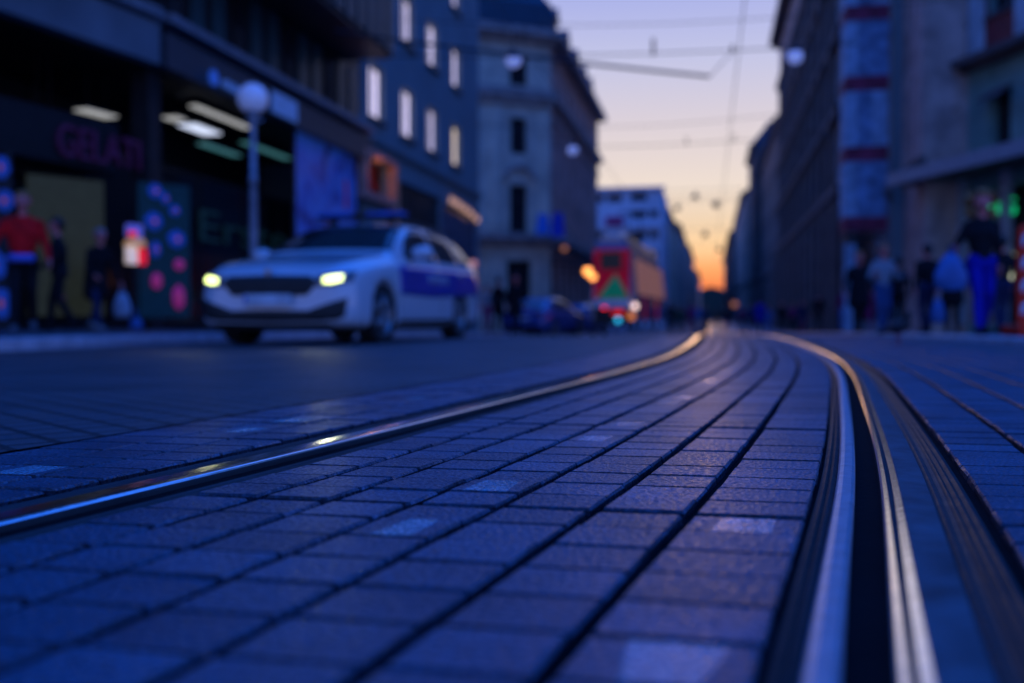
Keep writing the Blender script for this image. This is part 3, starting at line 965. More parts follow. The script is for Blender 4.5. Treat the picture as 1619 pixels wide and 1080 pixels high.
# hood mouldings over windows and bay pilasters
for x in xs:
    wing_part(MB().box(x - .85, x + .85, -.25, -.002, lev[0][1] + .15, lev[0][1] + .4).build('window_hood', MATS['stone_mid'], tD))
for x in [(xs[i] + xs[i + 1]) / 2 for i in range(nx - 1)]:
    wing_part(MB().box(x - .3, x + .3, -.16, -.002, zD(366), zD(168)).build('pilaster', MATS['plaster_rose'], tD))
b = MB()     # arched hood on the chamfer
for i in range(10):
    a0, a1 = math.pi * i / 10, math.pi * (i + 1) / 10
    b.tube((cx + math.cos(a0) * 1.0, -.12, zD(284) + math.sin(a0) * .8), (cx + math.cos(a1) * 1.0, -.12, zD(284) + math.sin(a1) * .8), .17, n=8)
b.build('arched_hood', MATS['stone_mid'], tD)
for xx in (.1, 3.2, Lch - .55):
    MB().box(xx, xx + .45, -.14, -.002, zD(366), zD(168)).build('pilaster', MATS['plaster_pale'], tD)
b = MB(); b.box(cx - 1.9, cx + 1.9, -.10, -.003, zD(488), zD(395)); 
for k in range(1):
    pass
bb_ = MB(); holed_wall(bb_, cx + 2.1, .0, zD(392), [(cx - .85, cx + .85, .0, zD(412))], .12, cx - 2.1)
for k in range(len(bb_.v)):
    bb_.v[k] = (bb_.v[k][0], bb_.v[k][1] - .12, bb_.v[k][2])
bb_.build('portal', MATS['plaster_pale'], tD)
# mansard roofs
def mansard(L, D, z, h, inn, nm='roof', x0=0):
    m = MB()
    prof = [(-.3, 0), (.25, h * .55), (inn, h * .92), (inn + 1.2, h)]
    vs = []
    for (y, zz) in prof: vs += [(x0 + max(0, y) * .5, y, z + zz), (L - max(0, y) * .5, y, z + zz)]
    vs += [(x0 + .5, D, z + h), (L - .5, D, z + h), (x0, D, z), (L, D, z)]
    fs = [(0, 1, 3, 2), (2, 3, 5, 4), (4, 5, 7, 6), (6, 7, 9, 8), (8, 9, 11, 10), (0, 2, 4, 6, 8, 10), (1, 11, 9, 7, 5, 3)]
    m.add(vs, fs)
    return m
rD = mansard(Lch + .3, 8, ztop + .003, 4.2, 1.6).build('roof', MATS['roof_slate'], tD)
rE = wing_part(mansard(LE - 3, 12, ztop + .003, 2.6, 1.8, x0=-.6).build('roof', MATS['roof_slate'], tD))
for i, x in enumerate((1.5, 6.5, 11.5, 16.5, 20.5)):
    d = MB(); d.box(x - .7, x + .7, -.1, 1.6, ztop + .3, ztop + 1.7)
    d.add([(x - .9, -.25, ztop + 1.7), (x + .9, -.25, ztop + 1.7), (x, -.25, ztop + 2.5), (x - .9, 2.2, ztop + 1.7), (x + .9, 2.2, ztop + 1.7), (x, 2.2, ztop + 2.5)],
          [(0, 1, 2), (0, 2, 5, 3), (1, 4, 5, 2), (3, 5, 4)])
    wing_part(d.build('dormer', MATS['roof_slate'], tD))
    c = MB(); c.box(x + 1.6, x + 2.2, 2.2, 2.9, ztop + 1.5, ztop + 3.6); wing_part(c.build('chimney', MATS['stone_mid'], tD))

# flags on the corner house
for i, (u, v0, v1) in enumerate(((858, 338, 370), (882, 336, 374))):
    x, z1 = FE.at(u, v0, -2.0) if False else (0, 0)
    pt = at_Y(u, v1, 59.5); top = at_Y(u + 4, v0, 59.5)
    t = thing('flag', ('pale blue flag hanging on the corner house, left of the pair', 'dark blue flag hanging on the corner house, right of the pair')[i], 'flag', (pt.x, pt.y, pt.z), 0, 'flags on the corner house')
    h = top.z - pt.z
    m = MB(); n = 7; vs = []
    for j in range(8):
        for k in range(n):
            xx = (k / (n - 1) - .5) * (.85 - .25 * j / 7)
            vs.append((xx, .10 * math.sin(k * 1.7 + j * .3) + .01, h * j / 7))
    k0 = len(vs)
    vs += [(a, b_ + .02, c) for a, b_, c in vs]
    fs = []
    for j in range(7):
        for k in range(n - 1):
            q = j * n + k
            fs += [(q, q + 1, q + n + 1, q + n), (k0 + q, k0 + q + n, k0 + q + n + 1, k0 + q + 1)]
    m.add(vs, fs)
    m.build('cloth', mat('flag_%s' % ('light', 'dark')[i], ((.05, .22, .75), (.02, .06, .55))[i], .8), t, smooth=True)
    MB().tube((0, 0, h + .02), (.2, 3.6, h - .9), .035).build('pole', MATS['dark_metal'], t)

# --- left 5..: white building across the end, then stepping down
FW = Front(-13.5, 108, 0)
def xW(u): return FW.at(u, 400)[0]
def zW(v): return FW.at(1000, v)[1]
LW = xW(1047)
hW = []
for u0, w_, vv in ((972, 1.6, (313,)), (1010, 1.7, (312, 339, 372)), (948, 1.0, (313, 372)), (1034, .9, (339, 372, 402))):
    for v in vv:
        hW.append((xW(u0) - w_ / 2, xW(u0) + w_ / 2, zW(v + 6), zW(v - 6), 'dark'))
tW = building('white_house', 'white flat-roofed house closing the view behind the tram', 'building', FW, LW, 14, zW(298), hW, 'plaster_white', bands=((zW(302), zW(296), .4), (zW(362), zW(357), .3)), trimm='plaster_white')
MB().box(xW(957), xW(985), -.3, -.002, zW(358), zW(342)).build('banner', mat('banner_magenta', (.45, .03, .15), .7), tW)
FW2 = Front(-5.35, 122.3, math.pi / 2)
specs = [(-5.35, 122.5, 34, 'v', 1050, 322, 'plaster_pale', 'first ochre house beyond the white one on the left'),
         (-5.0, 157, 40, 'v', 1078, 348, 'stone_mid', 'second narrow dark house beyond the white one on the left'),
         (-4.4, 198, 60, 'v', 1098, 385, 'plaster_rose', 'third house far down the left side of the street'),
         (-3.6, 260, 90, 'v', 1107, 425, 'stone_mid', 'last low house on the left near the glowing gap')]
for (x, y, L, _, u, v, wm, lab) in specs:
    f = Front(x, y, math.pi / 2)
    z1 = at_Y(u, v, y + L * .25).z
    hs = grid([2.5 + i * 4.2 for i in range(int((L - 3) / 4.2))], 1.3, [(z, z + 2) for z in [5 + 3.8 * k for k in range(max(1, int((z1 - 7) / 3.8)))]], 'dark')
    building('street_house', lab, 'building', f, L, 12, z1 - 1.6, hs, wm, bands=((z1 - 1.9, z1 - 1.5, .4),), roof=(2.2, 3.0, 'roof_tile'), group='far houses on the left side')

# --- right side, from far to near
MR = -math.pi / 2
def right_house(lab, x, y0, y1, z1, wm, kind='dark', roof=(2, 2.5, 'roof_tile'), wx=3.6, wz=3.7, group='far houses on the right side', name='street_house', bands=None, ww=1.2, arc=True, z_first=5.6):
    f = Front(x, y1, MR)
    L = y1 - y0
    nn = max(1, int((L - 1.5) / wx))
    xs = [L / nn * (i + .5) for i in range(nn)]
    st = [(z_first + wz * k, z_first + wz * k + 2.1) for k in range(max(1, int((z1 - z_first - 2.4) / wz) + 1)) if z_first + wz * k + 2.3 < z1]
    hs = grid(xs, ww, st, kind)
    if arc: hs += [(q - .95, q + .95, .1, 3.9, 'shop') for q in xs]
    return building(name, lab, 'building', f, L, 14, z1, hs, wm, bands=bands or ((z1 - .5, z1, .5), (4.7, 5.0, .3)), roof=roof, group=group), f, xs
right_house('tallest far dark house on the right with a small turret', 5.0, 126, 141, 21.5, 'stone_dark', roof=(3.0, 2.0, 'roof_slate'))
right_house('low far house on the right just before the glowing gap', 4.4, 141.5, 192, 17.5, 'stone_mid')
right_house('farthest dark house on the right edge of the glowing gap', 3.6, 193, 300, 16.5, 'stone_dark')
tt, ff, _ = right_house('dark brown house between the tall one and the big stone house', 6.0, 94, 125.5, 18.5, 'stone_dark', roof=(2.3, 2, 'roof_slate'))
b = MB()
pt = ff.at(1182, 300)
b = MB(); b.lathe([(1.0, 18.5), (1.05, 20.2), (1.25, 20.4), (.8, 21.6), (.25, 23), (.05, 24.2)], 12, c=(-.9, .6, 0)); b.build('turret', MATS['roof_slate'], tt)
# big stone house with pilasters
FG = Front(6.0, 93.5, MR)
LG = 93.5 - 47.9
nn = 12
xs = [LG / nn * (i + .5) for i in range(nn)]
zt = 25.4
st = [(6.9, 9.3), (10.6, 12.9), (14.2, 16.6), (17.9, 20.2), (21.6, 23.6)]
hG = grid(xs, 1.25, st, 'dark') + [(q - .8, q + .8, .1, 4.0, 'shop') for q in xs]
tG = building('stone_house', 'long stone house with tall pilasters and ground-floor arcade on the right', 'building', FG, LG, 15, zt, hG, 'stone_mid',
              bands=((5.6, 6.3, .5), (zt - .9, zt, .9), (20.6, 21.1, .35)), trimm='stone_dark',
              pilasters=[(LG / nn * i - .45, LG / nn * i + .45, 6.4, 20.5, .32) for i in range(1, nn)] + [(-.3, LG, z_, z_ + .35, .42) for z_ in (9.7, 13.3, 17.0)] + [(LG / nn * i - .6, LG / nn * i + .6, -1, 5.55, .6) for i in range(0, nn + 1)])
b = MB(); x0_ = FG.at(1250, 100)[0]; b.box(x0_, LG, 2.2, 14, zt + .003, zt + 9); b.build('attic_storey', MATS['stone_dark'], tG)
for q in (3, 9, 15, 21):
    m = MB(); m.lathe([(.9, zt), (.95, zt + .9), (.6, zt + 1.5), (.15, zt + 2.1)], 12, c=(q, .9, 0)); m.build('roof_ornament', MATS['stone_dark'], tG)

# pale house behind the scaffold, then pier house with slit windows
FH = Front(6.2, 47.8, MR)
LH = 47.8 - 37.0
hH = grid([1.6, 4.2, 6.8, 9.2], 1.3, [(5.6 + 3.6 * k, 7.9 + 3.6 * k) for k in range(5)], 'dark') + [(.8, 9.9, .1, 4.0, 'shop')]
tH = building('scaffolded_house', 'pale house on the right between the long stone house and the brown pier', 'building', FH, LH, 14, 25, hH, 'plaster_greyblue', bands=((4.4, 4.8, .3),))
t = thing('scaffold', 'scaffold tower with pale blue netting and red bands standing out from the pale house', 'scaffold', (4.65, 37.0, dip(37)), 0)
mat('net_blue', (.30, .46, .60), .9, vs=2.5, var=.35)
mat('net_blue_dark', (.17, .30, .46), .9, vs=2.5, var=.5)
mat('band_red', (.24, .03, .07), .8, vs=2.0, var=.5)
SWD = 1.42
for k in range(7):
    z = 3.54 + 2.47 * k - dip(37)
    MB().box(-.03, SWD, -.05, -.005, z - .26, z + .26).build('red_band', MATS['band_red'], t)
    MB().box(-.05, -.032, -.05, 1.2, z - .26, z + .26).build('red_band', MATS['band_red'], t)
    MB().box(0.0, SWD, 0.0, 1.2, z - .42, z - .36).build('deck', MATS['dark_metal'], t)
    for a, c, mm in ((-.03, .36, 'net_blue'), (.37, .88, 'net_blue_dark'), (.89, SWD, 'net_blue' if k % 2 else 'net_blue_dark')):
        MB().box(a, c, -.04 + .01 * (mm == 'net_blue'), -.006, z + .27, z + 2.2).build('netting', MATS[mm], t)
    MB().box(-.05, -.034, -.03, 1.2, z + .27, z + 2.2).build('netting', MATS['net_blue'], t)
MB().box(-.03, .36, -.03, -.006, .1, 3.2).build('netting', MATS['net_blue'], t)
for x in (0.02, SWD - .02):
    for y in (0.05, 1.15):
        MB().tube((x, y, -.05), (x, y, 21), .03, n=8).build('standard', mat('galvanised', (.3, .3, .32), .45, .7), t)

FI = Front(6.6, 36.9, MR)
LI = 36.9 - 33.4
hI = []
xsl = FI.at(1432, 100)[0]
for v in (-30, 20, 62, 108, 151, 196, 238):
    z = FI.at(1432, v)[1]
    hI.append((xsl - .42, xsl + .42, z - .38, z + .42, 'black'))
tI = building('pier_house', 'narrow brown stone pier with one column of small dark windows', 'building', FI, LI, 12, 24, hI, 'stone_mid', bands=((5.0, 5.3, .25),), pilasters=((.1, .5, 5.3, 24, .12), (2.9, 3.4, 5.3, 24, .12)))

# near right building: canopy, rusticated floor, maroon framed windows
dv = Vector((.358, -.934)).normalized()
FJ = Front(7.25, 35.05, math.atan2(dv.y, dv.x))
LJ = 17.0
def zJ(u, v, d=0): return FJ.at(u, v, d)[1]
zc = zJ(1471, 124)
zcan = zJ(1500, 262, -1.2)
wins = []
mat('rust_stone', (.20, .36, .30), .8, vs=1.5, var=.2, bump=.003, bs=20)
for i in range(7):
    xq = FJ.at(1514, 200)[0] + i * (FJ.at(1583, 200)[0] - FJ.at(1514, 200)[0])
    wins.append((xq - .42, xq + .42, zcan + .35, zc - 1.15, 'dark'))
    wins.append((xq - .62, xq + .62, zc + 1.15, zc + 3.4, 'white'))
tJ = building('bank_house', 'blue-grey house at the right edge with maroon window panels above a canopy', 'building', FJ, LJ, 9, 22, wins + [(.5, LJ - .5, .05, zcan - .7, None)], 'rust_stone', rev=.35,
              bands=((zc - .35, zc + .02, .55),), trimm='stone_dark')
for (a, c) in [(0, wins[0][0] - .08)] + [(wins[2 * i][1] + .08, wins[2 * i + 2][0] - .08) for i in range(6)]:
    g = MB()
    z = zcan + .2
    while z < zc - .5:          # horizontal rustication courses of one wall bay
        g.box(a + .02, c, -.05, -.002, z, z + .24)
        g.box(a + .03, c - .01, -.02, -.001, z + .24, z + .29)
        z += .29
    g.build('rusticated_bay', MATS['rust_stone'], tJ)

for i in range(7):
    a, c = wins[2 * i + 1][0], wins[2 * i + 1][1]
    z0, z1 = wins[2 * i + 1][2], wins[2 * i + 1][3]
    m = MB(); m.box(a - .28, c + .28, -.06, -.002, zc + .1, z0 - .12)
    m.box(a - .28, a - .02, -.055, -.003, z0 - .118, z1 + .3); m.box(c + .02, c + .28, -.055, -.003, z0 - .118, z1 + .3)
    m.build('maroon_surround', MATS['maroon_panel'], tJ)
    m = MB(); m.box(a - .1, c + .1, -.14, -.004, z0 - .115, z0 - .002); m.build('sill', MATS['stone_dark'], tJ)
    h0 = wins[2 * i]
    m = MB(); m.add([(h0[0] - .1, -.02, h0[3] + .05), (h0[1] + .1, -.02, h0[3] + .05), (h0[1] + .1, -.5, h0[3] - .30), (h0[0] - .1, -.5, h0[3] - .30),
                     (h0[0] - .1, -.02, h0[3] - .0), (h0[1] + .1, -.02, h0[3] - .0), (h0[1] + .1, -.5, h0[3] - .34), (h0[0] - .1, -.5, h0[3] - .34)],
                    [(0, 3, 2, 1), (4, 5, 6, 7), (0, 1, 5, 4), (1, 2, 6, 5), (2, 3, 7, 6), (3, 0, 4, 7)])
    m.build('awning_hood', MATS['stone_dark'], tJ)
    if i < 6:
        e = (wins[2 * i + 1][1] + wins[2 * i + 3][0]) / 2
        MB().box(e - .35, e + .35, -.16, -.002, zc + .1, 21).build('pilaster', mat('pilaster_blue', (.38, .47, .50), .7, vs=2), tJ, bevel=.02)
MB().box(-.1, LJ, -1.6, -.0, zcan - .28, zcan + .0).build('canopy', MATS['stone_dark'], tJ)
MB().box(-.12, LJ, -1.68, -1.603, zcan - .30, zcan + .12).build('canopy_edge', mat('canopy_edge', (.28, .33, .36), .5), tJ)
MB().box(.5, LJ - .5, .8, .84, .05, zcan - .7).build('shop_glass', MATS['black_glass'], tJ)
for u in (1462, 1520, 1590, 1700):
    x = FJ.at(u, 400, -.2)[0]
    MB().box(x - .13, x + .13, -.32, -.06, .0, zcan - .285).build('post', mat('post_grey', (.40, .46, .50), .6), tJ, bevel=.01)
# neon sign
x0, z0 = FJ.at(1560, 346, -.1); x1, z1 = FJ.at(1609, 310, -.1)
me = text_mesh('JG', 1.0, .012, -.012)
bb = [v.co for v in me.vertices]; w = max(v.x for v in bb) - min(v.x for v in bb); h = max(v.y for v in bb)
t = thing('neon_sign', 'green glowing neon sign in the black window under the right canopy', 'sign', FJ.world(x0, -.1, z0), FJ.rz)
o = link('neon_letters', me, mat('neon_green', (.1, .5, .2), .5, emit=(.0, .62, .20), es=.8), t)
o.rotation_euler = (math.pi / 2, 0, 0); o.scale = ((x1 - x0) / w, (z1 - z0) / h, 1)
MB().box(0, x1 - x0, .05, .08, -.04, -.01).build('bracket', MATS['dark_metal'], t)
# bright vertical lamp by the right edge
pp = FJ.world(*(lambda a: (a[0], -.5, a[1]))(FJ.at(1599, 438, -.5)))
xq, zq = FJ.at(1599, 432, -.5); _, zq2 = FJ.at(1599, 458, -.5); _, zq0 = FJ.at(1599, 402, -.5)
t = thing('wall_lamp', 'pale yellow vertical lamp beside the red barrier at the right edge', 'lamp', FJ.world(xq, -.5, 0), FJ.rz)
for (va, vb) in ((402, 428), (433, 446)):
    MB().tube((0, 0, FJ.at(1599, vb, -.5)[1]), (0, 0, FJ.at(1599, va, -.5)[1]), .09, n=12).build('tube', mat('lamp_yellow', (.8, .8, .5), .5, emit=(.80, .78, .42), es=1.0), t)
MB().tube((0, 0, .02), (0, 0, FJ.at(1599, 447, -.5)[1]), .04, n=10).build('pole', MATS['dark_metal'], t)

# street's far end: dark hill with trees closing the view
b = MB()
n = 60
vs = []
for i in range(n + 1):
    x = -140 + 280 * i / n
    z = 11 + 2.0 * math.sin(i * .7) + 1.3 * math.sin(i * 1.9) + random.uniform(-.5, .5)
    vs += [(x, 420, -1), (x, 425, z), (x, 470, z * 1.1), (x, 520, -1)]
b.add(vs, [(4 * i + k, 4 * i + 4 + k, 4 * i + 5 + k, 4 * i + 1 + k) for i in range(n) for k in range(3)])
tag(b.build('hill', mat('far_trees', (.02, .03, .02), .95, vs=.3)), kind='structure')

# ------------------------------------------------------------ cars
def smooth_surface(me_v, me_f, levels=2):
    me = bpy.data.meshes.new('hull'); me.from_pydata(me_v, [], me_f); me.update()
    o = bpy.data.objects.new('hull', me); COL.objects.link(o)
    s = o.modifiers.new('s', 'SUBSURF'); s.levels = levels; s.render_levels = levels
    return o
def car_hull(scale_h=1.0, saloon=False):
    # y, zb, wb, wm, zbelt, wbelt, zre, wre, ztop      (front is -y, front axle at y = 0)
    S = [(-.885, .30, .42, .50, .60, .47, .66, .35, .67),
         (-.865, .22, .60, .70, .665, .66, .73, .50, .745),
         (-.78, .19, .74, .83, .70, .79, .79, .60, .81),
         (-.62, .17, .80, .885, .74, .84, .85, .66, .87),
         (-.30, .16, .82, .905, .80, .86, .905, .68, .925),
         (.10, .16, .82, .915, .85, .87, .955, .70, .975),
         (.38, .16, .82, .915, .88, .875, .985, .72, 1.005),
         (.50, .16, .82, .915, .895, .88, 1.04, .72, 1.07),
         (.90, .16, .82, .915, .91, .885, 1.23, .665, 1.27),
         (1.25, .16, .82, .915, .92, .885, 1.36, .61, 1.41),
         (1.55, .16, .82, .915, .925, .885, 1.415, .59, 1.455),
         (2.10, .16, .82, .915, .935, .885, 1.43, .59, 1.47),
         (2.70, .16, .82, .915, .95, .88, 1.41, .59, 1.455),
         (3.20, .18, .82, .91, .97, .87, 1.36, .58, 1.41),
         (3.50, .20, .80, .89, .97, .84, 1.27, .56, 1.33),
         (3.68, .23, .78, .87, .96, .80, 1.12, .56, 1.16),
         (3.78, .26, .74, .83, .88, .76, .98, .56, 1.00),
         (3.81, .30, .60, .70, .80, .62, .86, .46, .88)]
    if saloon:
        S = S[:12] + [(2.7, .16, .82, .915, .95, .88, 1.33, .60, 1.38), (3.1, .18, .82, .91, .96, .86, 1.12, .64, 1.14), (3.4, .20, .80, .89, .93, .83, 1.02, .66, 1.04), (3.66, .24, .76, .85, .88, .80, .98, .64, 1.0), (3.74, .30, .60, .70, .80, .62, .86, .46, .88)]
    V, Fc = [], []
    for (y, zb, wb, wm, zbelt, wbelt, zre, wre, zt) in S:
        zm = zb + (zbelt - zb) * .48
        half = [(wb, zb), (wm - .01, zb + .06), (wm, zm), (wbelt + .015, zbelt - .05), (wbelt - .005, zbelt), (wbelt * .42 + wre * .58, zbelt * .35 + zre * .65), (wre + .03, zre), (wre - .14, zt - .012)]
        ring = [(0, zb)] + half + [(0, zt)] + [(-a, c) for a, c in half[::-1]]
        for (x, z) in ring: V.append((x, y, z))
    n = 18
    for j in range(len(S) - 1):
        for i in range(n):
            k = (i + 1) % n
            Fc.append((j * n + i, j * n + k, (j + 1) * n + k, (j + 1) * n + i))
    # end caps as quad strips
    for j, rev in ((0, False), (len(S) - 1, True)):
        o = j * n
        for i in range(0, 8):
            a, b_, c, d = i, i + 1, (n - i - 1) % n, (n - i) % n
            f = (o + a, o + b_, o + c, o + d) if i else (o, o + 1, o + n - 1)
            Fc.append(tuple(reversed(f)) if not rev else f)
        f = (o + 8, o + 9, o + 10)
        Fc.append(tuple(reversed(f)) if not rev else f)
    o = smooth_surface(V, Fc)
    full = evaluated(o)
    bvh_bm = bmesh.new(); bvh_bm.from_mesh(full); bvh = BVHTree.FromBMesh(bvh_bm)
    # wheel arches
    cut = MB()
    for yy in (0.0, 2.68):
        for s in (-1, 1):
            cut.tube((s * .60, yy, .325), (s * 1.1, yy, .325), .375, n=28)
    cme = cut.mesh('cut'); co = bpy.data.objects.new('cut', cme); COL.objects.link(co)
    bo = bpy.data.objects.new('b', full); COL.objects.link(bo)
    md = bo.modifiers.new('b', 'BOOLEAN'); md.object = co; md.operation = 'DIFFERENCE'; md.solver = 'EXACT'
    me = evaluated(bo)
    bpy.data.objects.remove(co)
    for p in me.polygons: p.use_smooth = True
    bvh_bm.free()
    return me, bvh
def patch(bvh, top, bot, axis, off=.005, nu=24, nv=6, th=.004):
    """panel laid on the hull: top/bot are polylines in the projection plane. axis: '-y' front, '+y' rear, '+x'/'-x' sides, 'f' windscreen"""
    def lerp(pl, t):
        k = t * (len(pl) - 1); i = min(int(k), len(pl) - 2); f = k - i
        return (pl[i][0] * (1 - f) + pl[i + 1][0] * f, pl[i][1] * (1 - f) + pl[i + 1][1] * f)
    V = []; ok = True
    for j in range(nv + 1):
        for i in range(nu + 1):
            a, b_ = lerp(top, i / nu), lerp(bot, i / nu)
            t = j / nv
            p, q = a[0] * (1 - t) + b_[0] * t, a[1] * (1 - t) + b_[1] * t
            if axis == '-y': o, d = Vector((p, -3, q)), Vector((0, 1, 0))
            elif axis == '+y': o, d = Vector((p, 6, q)), Vector((0, -1, 0))
            elif axis == '+x': o, d = Vector((3, p, q)), Vector((-1, 0, 0))
            elif axis == '-x': o, d = Vector((-3, p, q)), Vector((1, 0, 0))
            else: o, d = Vector((p, q, 4)), Vector((0, 0, -1))
            hit, nrm, _, _ = bvh.ray_cast(o, d)
            if hit is None:
                hit, nrm, _, _ = bvh.find_nearest(o + d * 2.2)
            if nrm.dot(d) > 0: nrm = -nrm
            V.append((hit, nrm))
    m = MB()
    n = (nu + 1)
    vs = [tuple(h + k * off) for h, k in V] + [tuple(h - k * th) for h, k in V]
    N2 = len(V); fs = []
    for j in range(nv):
        for i in range(nu):
            q = j * n + i
            fs.append((q, q + n, q + n + 1, q + 1))
    for i in range(nu):
        fs.append((i, i + 1, N2 + i + 1, N2 + i)); q = nv * n + i; fs.append((q + 1, q, N2 + q, N2 + q + 1))
    for j in range(nv):
        q = j * n; fs.append((q + n, q, N2 + q, N2 + q + n)); q = j * n + nu; fs.append((q, q + n, N2 + q + n, N2 + q))
    m.add(vs, fs)
    return m
mat('car_glass', (.010, .016, .018), .08, spec=.7)
mat('rubber', (.012, .012, .013), .85)
mat('alloy', (.30, .31, .33), .35, .8)
mat('black_plastic', (.012, .012, .013), .55)
mat('head_lit', (.9, .9, .7), .4, emit=(.85, 1.0, .26), es=3.6)
mat('lamp_glass', (.10, .12, .14), .12, coat=.6)
mat('tail_lit', (.5, .02, .01), .4, emit=(1, .03, .02), es=.8)
mat('tail_off', (.12, .01, .01), .3)
def wheel(parent, x, y, sgn, steer=0):
    b = MB()
    b.lathe([(.215, -.085), (.30, -.105), (.322, -.095), (.330, -.06), (.331, 0), (.330, .06), (.322, .095), (.30, .105), (.215, .085)], 36, axis='x')
    w = b.build('wheel', MATS['rubber'], parent, smooth=True)
    w.location = (x, y, .325); w.rotation_euler = (0, 0, steer)
    r = MB()
    r.lathe([(.214, -.08), (.212, sgn * .075), (.225, sgn * .092), (.214, sgn * .088), (.19, sgn * .06), (.19, sgn * .02)], 30, axis='x')
    for k in range(5):
        a = 2 * math.pi * k / 5
        for da in (-.16, .16):
            p0 = Vector((sgn * .075, math.cos(a) * .04, math.sin(a) * .04)); p1 = Vector((sgn * .066, math.cos(a + da) * .205, math.sin(a + da) * .205))
            r.tube(p0, p1, .022, .017, 6)
    r.lathe([(.002, sgn * .085), (.045, sgn * .08), (.05, sgn * .05)], 16, axis='x')
    r.build('rim', MATS['alloy'], w, smooth=True)
    MB().lathe([(.002, sgn * .03), (.16, sgn * .03), (.16, sgn * .02), (.002, sgn * .02)], 24, axis='x').build('brake_disc', MATS['dark_metal'], w)
_hull = car_hull(); _hull2 = car_hull(saloon=True)
def make_car(label, x, y, rz, paint, police=False, saloon=False, z=0.0, group=None, lights=None):
    tl = 'tail_lit' if police else 'tail_off'
    me, bvh = _hull2 if saloon else _hull
    t = thing('police_car' if police else 'parked_car', label, 'car', (x, y, z), rz, group)
    me = me.copy(); me.materials.clear()
    body = link('body', me, MATS[paint], t)
    def P(name, top, bot, ax, m, off=.005, par=t, nu=24, nv=6):
        return patch(bvh, top, bot, ax, off, nu, nv).build(name, MATS[m], par, smooth=True)
    # glass
    P('windscreen', [(-.60, 1.22), (.60, 1.22)], [(-.76, .50), (.76, .50)], 'f', 'car_glass', nu=20, nv=12)
    for s, ax in ((1, '+x'), (-1, '-x')):
        P('side_window', [(.98, 1.19), (1.35, 1.345), (1.75, 1.375), (1.78, 1.375)], [(.72, .975), (1.1, .975), (1.5, .98), (1.78, .98)], ax, 'car_glass')
        P('side_window', [(1.86, 1.375), (2.3, 1.38), (2.68, 1.36)], [(1.86, .98), (2.3, .985), (2.68, .99)], ax, 'car_glass')
        if not saloon:
            P('side_window', [(2.76, 1.355), (3.1, 1.31), (3.33, 1.24)], [(2.76, .99), (3.1, 1.0), (3.42, 1.03)], ax, 'car_glass')
        P('sill_trim', [(.40, .27), (2.28, .27)], [(.40, .19), (2.28, .19)], ax, 'black_plastic', nv=2)
        for yy in (.42, 1.82, 2.72):          # door gaps
            P('door_gap', [(yy, .93), (yy + .012, .93)], [(yy, .30), (yy + .012, .30)], ax, 'black_plastic', .0015, nu=1, nv=10)
        for yy in (1.58, 2.5):
            hnd = MB(); hnd.capsule((s * .915, yy, .84), (s * .915, yy + .16, .845), .016, .016, 8); hnd.build('door_handle', MATS[paint], t, smooth=True)
        mi = MB(); mi.sphere((s * 1.01, .82, 1.03), .5, 14, 10, sc=(.26, .16, .17)); mir = mi.build('wing_mirror', MATS[paint], t, smooth=True)
        mi = MB(); mi.tube((s * .86, .84, .97), (s * .95, .83, 1.0), .03, n=8); mi.build('mirror_arm', MATS['black_plastic'], mir)
    # front
    P('grille', [(-.50, .66), (-.45, .705), (0, .715), (.45, .705), (.50, .66)], [(-.49, .60), (-.41, .515), (0, .505), (.41, .515), (.49, .60)], '-y', 'black_plastic', .010)
    for k in range(9):
        yy = -.40 + k * .10
        P('grille_bar', [(yy - .006, .69), (yy + .006, .69)], [(yy - .006, .545), (yy + .006, .545)], '-y', 'alloy' if False else 'dark_metal', .018, nu=1, nv=4)
    P('lower_grille', [(-.62, .36), (0, .37), (.62, .36)], [(-.60, .26), (0, .25), (.60, .26)], '-y', 'black_plastic', .008)
    for s in (-1, 1):
        P('fog_intake', [(s * .44, .37), (s * .68, .45), (s * .80, .49)], [(s * .44, .27), (s * .70, .27), (s * .78, .31)], '-y', 'black_plastic', .010, nu=10)
        hl = P('headlight', [(s * .50, .700), (s * .68, .725), (s * .82, .75)], [(s * .50, .60), (s * .68, .605), (s * .82, .645)], '-y', 'lamp_glass', .010, nu=10)
        P('lamp_projector', [(s * .58, .685), (s * .66, .70), (s * .75, .71)], [(s * .58, .635), (s * .66, .63), (s * .75, .655)], '-y', 'head_lit' if lights == 'front' else 'alloy', .016, hl, nu=10)
        P('daylight_strip', [(s * .50, .705), (s * .81, .755)], [(s * .50, .70), (s * .81, .745)], '-y', 'alloy', .012, nu=8, nv=1)
    P('chin', [(-.66, .235), (0, .225), (.66, .235)], [(-.60, .20), (0, .19), (.60, .20)], '-y', 'black_plastic', .01)
    b = MB(); b.box(-.26, .26, -.935, -.915, .415, .525); pl = b.build('number_plate', mat('plate_white', (.6, .6, .62), .5), t, bevel=.004)
    b = MB(); b.box(-.25, -.225, -.938, -.936, .43, .51); b.build('plate_band', mat('plate_blue', (.02, .08, .5), .5), pl)
    # rear
    P('rear_window', [(-.50, 1.26), (.50, 1.26)], [(-.60, 1.02), (.60, 1.02)], '+y', 'car_glass', nv=4)
    for s in (-1, 1):
        P('tail_light', [(s * .44, .92), (s * .74, .93)], [(s * .44, .83), (s * .74, .80)], '+y', tl, .01, nu=8)
    P('rear_bumper', [(-.66, .42), (.66, .42)], [(-.58, .31), (.58, .31)], '+y', 'black_plastic', .01)
    P('tailgate_plate', [(-.26, .72), (.26, .72)], [(-.26, .61), (.26, .61)], '+y', 'plate_white', .012)
    u = MB(); u.box(-.78, .78, -.6, 3.5, .15, .30); u.build('underbody', MATS['rubber'], t)
    for yy, st in ((0, -.05), (2.68, 0)):
        for s in (-1, 1):
            wheel(t, s * .785, yy, s, st)
